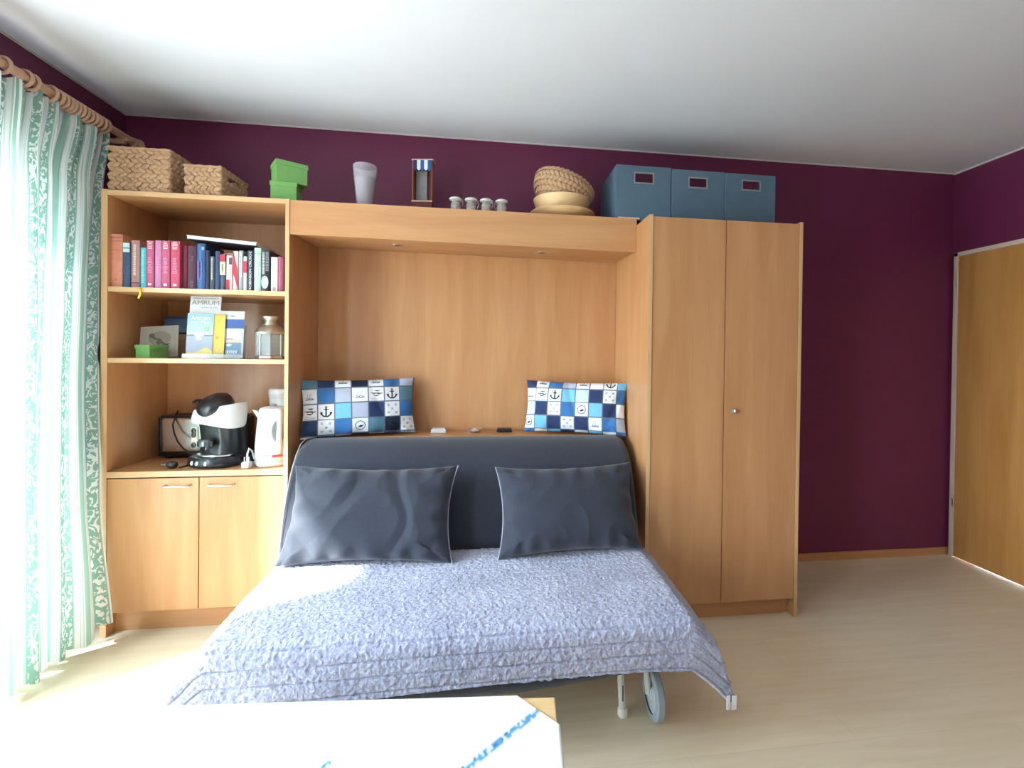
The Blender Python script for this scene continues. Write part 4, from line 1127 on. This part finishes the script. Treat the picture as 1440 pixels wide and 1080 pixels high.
# wooden bowls and wicker bowl
WOODB = wood('pale_turned_wood', (232, 200, 154), (216, 180, 130), 'X', rough=.5)
pc = at(791, 300, 'Y', -.26); rp_ = (at(837, 296, 'Y', -.26).x - at(745.6, 296, 'Y', -.26).x) / 2
t = tag(MB().lathe([(rp_ * .5, 0), (rp_ * .60, .006), (rp_ * .92, .036), (rp_, .046), (rp_ * .985, .050), (rp_ * .6, .020), (.01, .014)], n=48).build('wooden_plate', WOODB, None, True), 'wide pale wooden plate under the bowls on the canopy top', 'plate')
t.location = (pc.x, -.245, zk + .001)
rb_ = (at(829.6, 275, 'Y', -.26).x - at(750.7, 275, 'Y', -.26).x) / 2
pb = at(790, 291, 'Y', -.26)
t = tag(MB().lathe([(rb_ * .58, 0), (rb_ * .68, .005), (rb_ * .88, .052), (rb_, .104), (rb_ * .96, .106), (rb_ * .84, .052), (rb_ * .56, .012), (.01, .010)], n=48).build('wooden_bowl', WOODB, None, True), 'pale wooden bowl stacked on the plate with a wicker bowl in it', 'bowl')
t.location = (pb.x, -.245, zk + .018)
wk = thing('wicker_bowl', 'round woven seagrass bowl sitting tipped inside the wooden bowl', 'bowl', (pb.x - .005, -.245, zk + .074))
rw_ = rb_ * 1.10
WT_ = Matrix.Translation((-.020, 0, .012)) @ Matrix.Rotation(R(20), 4, 'Y') @ Matrix.Rotation(R(-4), 4, 'X')
MB().lathe([(.01, .002), (rw_ * .50, .004), (rw_ * .76, .030), (rw_ * .92, .080), (rw_ * .95, .128), (rw_ * .89, .128), (rw_ * .86, .080), (rw_ * .70, .036), (rw_ * .45, .012), (.01, .010)], n=36, mtx=WT_).build('lining', SEAG[1], wk, True)
q = MB(); rnd = random.Random(5)
prof = [(.30, .000, -1), (.50, .006, -.8), (.66, .020, -.6), (.78, .040, -.4), (.88, .062, -.25), (.94, .086, -.1), (.965, .109, 0), (.97, .130, .5)]
for r_i, (f, z, nz2) in enumerate(prof):
    rr = rw_ * f; nn = max(6, int(2 * PI * rr / .026))
    for k in range(nn):
        a = 2 * PI * (k + .5 * (r_i % 2)) / nn
        dn = Vector((math.cos(a), math.sin(a), nz2)).normalized(); du = Vector((-math.sin(a), math.cos(a), 0)); dv = dn.cross(du)
        strand(q, Vector((rr * math.cos(a), rr * math.sin(a), z)), du, dv * (1 if r_i % 2 else -1), dn, .032, .027, .006)
for v in q.bm.verts: v.co = WT_ @ v.co
wv = q.build('weave', SEAG[0], wk, True); wv['kind'] = 'stuff'

# blue storage boxes
BLUEB = mat('petrol_blue_cardboard', (82, 106, 126), .7, var=.05, vscale=12)
BSIDE = mat('hole_frame', (150, 150, 150), .4, .5)
def storage_box(label, x0p, x1p, ytl, ytr, z0, Y, depth, hx0, hx1, hy0, hy1):
    xa_, xb_ = at(x0p, 280, 'Y', Y).x, at(x1p, 285, 'Y', Y).x
    zt_ = at((x0p + x1p) / 2, (ytl + ytr) / 2, 'Y', Y).z
    t = thing('storage_box', label, 'box', ((xa_ + xb_) / 2, Y + depth / 2, z0), 0, 'petrol blue storage boxes on the wardrobe')
    w_, h_ = xb_ - xa_, zt_ - z0
    hxa, hxb = at(hx0, 250, 'Y', Y).x - t.location.x, at(hx1, 250, 'Y', Y).x - t.location.x
    hza, hzb = at((hx0 + hx1) / 2, hy1, 'Y', Y).z - z0, at((hx0 + hx1) / 2, hy0, 'Y', Y).z - z0
    th = .006; q = MB()
    q.box(-w_ / 2, hxa, -depth / 2, -depth / 2 + th, 0, h_); q.box(hxb, w_ / 2, -depth / 2, -depth / 2 + th, 0, h_)
    q.box(hxa, hxb, -depth / 2, -depth / 2 + th, 0, hza); q.box(hxa, hxb, -depth / 2, -depth / 2 + th, hzb, h_)
    q.box(-w_ / 2, w_ / 2, depth / 2 - th, depth / 2, 0, h_)
    for s in (-1, 1): q.box(s * w_ / 2, s * (w_ / 2 - th), -depth / 2 + th, depth / 2 - th, 0, h_)
    q.box(-w_ / 2, w_ / 2, -depth / 2, depth / 2, 0, th)
    q.build('body', BLUEB, t)
    g = MB(); f_ = .006; y0, y1 = -depth / 2 - .0015, -depth / 2 + .004
    g.box(hxa - f_, hxb + f_, y0, y1, hzb - .001, hzb + f_); g.box(hxa - f_, hxb + f_, y0, y1, hza - f_, hza + .001)
    g.box(hxa - f_, hxa + .001, y0, y1, hza, hzb); g.box(hxb - .001, hxb + f_, y0, y1, hza, hzb)
    g.build('handle_frame', BSIDE, t)
    return t
ztw = ZW - .012
storage_box('petrol blue storage box over the wardrobe edge, nearest the wooden bowls', 866.5, 943, 229, 238, ztw + .032, -.40, .34, 893, 918.5, 244, 257)
storage_box('petrol blue storage box standing between the other two boxes', 945.5, 1018.5, 236.5, 243.5, ztw, -.41, .34, 969.5, 994, 251, 263.5)
storage_box('petrol blue storage box nearest the open end of the wardrobe', 1020.5, 1090, 242.5, 248.5, ztw, -.42, .34, 1044.5, 1068.5, 255, 267)
# corrugated strip under the first box
q = MB(); x0_, x1_ = at(868, 306, 'Y', -.39).x, at(898, 306, 'Y', -.39).x
N = 22; top_, bot_ = [], []
for k in range(N + 1):
    bot_.append((lerp(x0_, x1_, k / N), zk)); top_.append((lerp(x0_, x1_, k / N), zk + (.0105 if k % 2 else .006)))
rings = [[(x, -.405, z) for x, z in bot_], [(x, -.405, z) for x, z in top_], [(x, -.395, z) for x, z in top_], [(x, -.395, z) for x, z in bot_]]
q.skin([list(r_) for r_ in rings], closed=False, cap0=False, cap1=False)
cs = q.build('corrugated_strip', mat('corrugated_card', (226, 214, 200), .8), None); tag(cs, 'pale zigzag edged cardboard strip on the canopy beneath the first blue box', 'cardboard'); recentre(cs, ((x0_ + x1_) / 2, -.40, zk))

# ================================================================== coffee table and cloth
TA = R(-4.4); TZ = .45
corner = Vector((.121, -1.631, TZ)); HX, HY = .50, .33
ux, uy = Vector((math.cos(TA), math.sin(TA), 0)), Vector((-math.sin(TA), math.cos(TA), 0))
tc_ = corner - ux * HX - uy * HY
tb = thing('coffee_table', 'low pale wooden coffee table in front of the sofa bed', 'table', (tc_.x, tc_.y, 0), TA)
MB().box(-HX, HX, -HY, HY, TZ - .028, TZ, .003).build('table_top', TABLEW, tb)
for sx in (-1, 1):
    for sy in (-1, 1): MB().box(sx * (HX - .03), sx * (HX - .085), sy * (HY - .03), sy * (HY - .085), 0, TZ - .028, .003).build('leg', TABLEW, tb)
ap = MB()
for s in (-1, 1):
    ap.box(-HX + .085, HX - .085, s * (HY - .045), s * (HY - .063), TZ - .10, TZ - .028); ap.box(s * (HX - .045), s * (HX - .063), -HY + .085, HY - .085, TZ - .10, TZ - .028)
ap.build('apron', TABLEW, tb)
ck = MB(); CXO = -.06; HDG = (HX + HY - .088) - CXO; NC_ = 190
side = HDG * math.sqrt(2) / 2
cuv = []
def cloth(u, v):
    a, b_ = (u - .5) * 2 * side, (v - .5) * 2 * side
    x, y = (a - b_) / math.sqrt(2) + CXO, (a + b_) / math.sqrt(2)
    z = TZ + .0035 + .0008 * noise.noise(Vector((x * 9, y * 9, 0)))
    ox, oy = abs(x) - HX - .006, abs(y) - HY - .006
    if ox > 0:
        wv_ = .010 * math.sin(y * 30) * min(1, ox * 6); z -= ox; x = math.copysign(HX + .006 + .012 * min(1, ox * 8) + max(0, wv_), x)
    if oy > 0:
        wv_ = .012 * math.sin(x * 28) * min(1, oy * 6); z -= oy; y = math.copysign(HY + .006 + .012 * min(1, oy * 8) + max(0, wv_), y)
    return (x, y, z)
ck.grid(cloth, NC_, NC_)
CLOTH = mat('white_tablecloth', (255, 255, 255), .85, var=.02, bump=.1, bscale=500, attr='print')
co = ck.build('tablecloth', CLOTH, None, 'all')
def cloth_col(i):
    u, v = (i % (NC_ + 1)) / NC_, (i // (NC_ + 1)) / NC_
    base = (236, 238, 236)
    b_ = (v - .5) * 2 * side; a = (u - .5) * 2 * side
    for b0, amax in BST:
        if abs(b_ - b0) < .0075 and a < amax:
            k = noise.noise(Vector((a * 60, b_ * 190, 1)))
            return (92, 150, 190) if k > -.05 else ((206, 222, 230) if k > -.35 else (60, 104, 140))
    if u < .014 or (1 - u < .008 and TZ - .002 > co.data.vertices[i].co.z):
        return (120, 168, 196) if noise.noise(Vector((b_ * 60, 0, 3))) > -.1 else (206, 222, 230)
    return base
def cloth_b(px, py):
    p_ = at(px, py, 'Z', TZ + .0035) - tc_; x, y = p_.dot(ux) - CXO, p_.dot(uy); return (y - x) / math.sqrt(2)
def cloth_a(px, py):
    p_ = at(px, py, 'Z', TZ + .0035) - tc_; x, y = p_.dot(ux) - CXO, p_.dot(uy); return (y + x) / math.sqrt(2)
BST = [((cloth_b(751, 1002) + cloth_b(660, 1080)) / 2, 9), (cloth_b(458, 1077), cloth_a(466, 1071))]
paint(co, cloth_col)
tag(co, 'white tablecloth with a blue stitched border laid cornerwise over the coffee table', 'tablecloth'); co.location = (tc_.x, tc_.y, 0); co.rotation_euler = (0, 0, TA)

# ================================================================== curtain and rod
RX, RZ = -1.80, 2.310
rd = thing('curtain_rod', 'round wooden curtain rod with rings and end knob above the window', 'curtain rod', (RX, -1.7, RZ))
MB().tube([(RX, -.13, RZ), (RX, -3.35, RZ)], .017, 16).build('pole', RODW, rd, True, world=True)
for y, s in ((-.13, 1), (-3.35, -1)):
    MB().lathe([(.017, 0), (.022, .004), (.022, .012), (.015, .018), (.026, .030), (.029, .042), (.022, .056), (.006, .062)], n=20, mtx=Matrix.Translation((RX, y, RZ)) @ Matrix.Rotation(-s * PI / 2, 4, 'X')).build('finial', RODW, rd, True, world=True)
for y in (-.19, -1.7, -3.25):
    q = MB(); q.box(XL, XL + .014, y - .025, y + .025, RZ - .06, RZ + .03, .003); q.box(XL + .010, RX + .012, y - .010, y + .010, RZ - .038, RZ - .017, .004); q.box(RX - .026, RX + .026, y - .010, y + .010, RZ - .026, RZ - .012, .004)
    q.build('bracket', RODW, rd, world=True)
pxs = [(3, 97), (34, 109), (44, 115), (70, 131), (79, 136), (86, 140), (92, 143), (97, 147), (103, 150), (109, 154), (115, 157), (121, 161), (127, 164), (133, 168), (140, 172), (146, 176)]
ring_y = [at(x, y, 'X', RX).y for x, y in pxs] + [-.86, -.92]
for y in ring_y:
    MB().torus((RX, y, RZ - .006), .029, .0062, 'Y', 24, 8, 1.0).build('curtain_ring', RODW, rd, True, world=True)

cm_ = bpy.data.materials.new('striped_curtain_cotton'); cm_.use_nodes = True
n = cm_.node_tree.nodes; L = cm_.node_tree.links; n.clear()
out = n.new('ShaderNodeOutputMaterial'); df = n.new('ShaderNodeBsdfDiffuse'); tl = n.new('ShaderNodeBsdfTranslucent'); mxs = n.new('ShaderNodeMixShader'); mxs.inputs[0].default_value = .50
uvn = n.new('ShaderNodeUVMap'); uvn.uv_map = 'UVMap'; sx_ = n.new('ShaderNodeSeparateXYZ'); L.new(uvn.outputs[0], sx_.inputs[0])
md_ = n.new('ShaderNodeMath'); md_.operation = 'FRACT'; L.new(sx_.outputs[0], md_.inputs[0])
rp = n.new('ShaderNodeValToRGB'); rp.color_ramp.interpolation = 'CONSTANT'
TEAL, PALE, SAGE, LILAC = lin((172, 206, 195)), lin((244, 246, 246)), lin((194, 214, 204)), lin((214, 220, 228))
TEALD = lin((148, 186, 174))
els = [(0, TEAL), (.20, PALE), (.25, SAGE), (.27, PALE), (.33, LILAC), (.35, PALE), (.47, SAGE), (.49, TEALD), (.71, SAGE), (.74, PALE), (.83, LILAC), (.85, PALE), (.92, SAGE), (.94, PALE)]
e = rp.color_ramp.elements; e[0].position, e[0].color = els[0]; e[1].position, e[1].color = els[1]
for p_, c_ in els[2:]:
    q_ = e.new(p_); q_.color = c_
L.new(md_.outputs[0], rp.inputs[0])
# trailing leaf pattern inside the broad band
mpn = n.new('ShaderNodeMapping'); mpn.inputs['Scale'].default_value = (4.5, 16, 1); L.new(uvn.outputs[0], mpn.inputs[0])
wvn = n.new('ShaderNodeTexNoise'); wvn.inputs['Scale'].default_value = 1.5; wvn.inputs['Detail'].default_value = 2; wvn.inputs['Distortion'].default_value = 2.2; L.new(mpn.outputs[0], wvn.inputs['Vector'])
g1 = n.new('ShaderNodeMath'); g1.operation = 'GREATER_THAN'; g1.inputs[1].default_value = .52; L.new(wvn.outputs[0], g1.inputs[0])
c1_ = n.new('ShaderNodeMath'); c1_.operation = 'COMPARE'; c1_.inputs[1].default_value = .60; c1_.inputs[2].default_value = .09; L.new(md_.outputs[0], c1_.inputs[0])
ml = n.new('ShaderNodeMath'); ml.operation = 'MULTIPLY'; L.new(g1.outputs[0], ml.inputs[0]); L.new(c1_.outputs[0], ml.inputs[1])
mx = n.new('ShaderNodeMix'); mx.data_type = 'RGBA'; L.new(ml.outputs[0], mx.inputs[0]); L.new(rp.outputs[0], mx.inputs[6]); mx.inputs[7].default_value = PALE
for s_ in (df, tl): L.new(mx.outputs[2], s_.inputs[0])
L.new(df.outputs[0], mxs.inputs[1]); L.new(tl.outputs[0], mxs.inputs[2]); L.new(mxs.outputs[0], out.inputs[0])

def interp(z, tab):
    for (z0, v0), (z1, v1) in zip(tab, tab[1:]):
        if z <= z1:
            k = max(0, (z - z0) / (z1 - z0)); k = k * k * (3 - 2 * k); return v0 + (v1 - v0) * k
    return tab[-1][1]
NU, NV = 420, 70
NF = 7.0
ZTOP, Y1T, Y1B = RZ - .036, -.90, -.93
def curtain_pt(i, j):
    u = i / NU; v = j / NV
    zb = .028 + .066 * math.exp(-u * 9) + .010 * math.sin(u * 17)
    z = lerp(ZTOP + .012 * math.sin(2 * PI * NF * 2 * u), zb, v)
    ye = interp(z, [(0, -.462), (.7, -.455), (1.05, -.432), (1.5, -.40), (2.0, -.36), (2.27, -.285)])
    xe = interp(z, [(0, -1.642), (.7, -1.700), (1.05, -1.728), (1.5, -1.750), (2.0, -1.766), (2.27, -1.80)])
    yn = lerp(Y1T, Y1B, v)
    w_ = u + .020 * (math.sin(u * 9.3 + 1) - math.sin(1)) + .012 * math.sin(u * 23)
    ph = 2 * PI * NF * w_ + PI / 2
    amp = (.015 + .020 * min(1, v * 4) + .012 * v) * (1 + .35 * math.sin(u * 31 + 2) * v)
    fine = (1 - min(1, v * 5)) * .012 * math.sin(2 * PI * 38 * u)          # gathered heading tape
    base = lerp(xe - (amp), -1.802 + .035 * v, min(1, u * 3.0))
    x = base + amp * math.sin(ph) + fine + .012 * v * noise.noise(Vector((u * 7, z * 1.3, 2)))
    y = lerp(ye, yn, u) + .010 * math.sin(2 * ph + .6) * min(1, v * 3) * min(1, u * 8) + .006 * noise.noise(Vector((u * 9, z * 2, 8)))
    x = max(x, XL + .02)
    if x > -1.74 and z < 2.0 and y > -.424: x = min(x, -1.745)
    return (x, y, z)
verts = [curtain_pt(i, j) for j in range(NV + 1) for i in range(NU + 1)]
faces = [(j * (NU + 1) + i, j * (NU + 1) + i + 1, (j + 1) * (NU + 1) + i + 1, (j + 1) * (NU + 1) + i) for j in range(NV) for i in range(NU)]
me = bpy.data.meshes.new('curtain'); me.from_pydata(verts, [], faces)
uvl = me.uv_layers.new(name='UVMap'); lv = np.empty(len(me.loops), np.int32); me.loops.foreach_get('vertex_index', lv)
REP = 10.5
uvs = np.stack([(lv % (NU + 1)) / NU * REP + .42, (lv // (NU + 1)) / NV * 2.2], 1).astype(np.float32); uvl.data.foreach_set('uv', uvs.ravel())
for p_ in me.polygons: p_.use_smooth = True
me.materials.append(cm_)
cu = bpy.data.objects.new('curtain', me); COL.objects.link(cu)
tag(cu, 'teal and white striped cotton curtain hanging in folds beside the bookcase', 'curtain'); recentre(cu, (-1.78, -.65, .03))
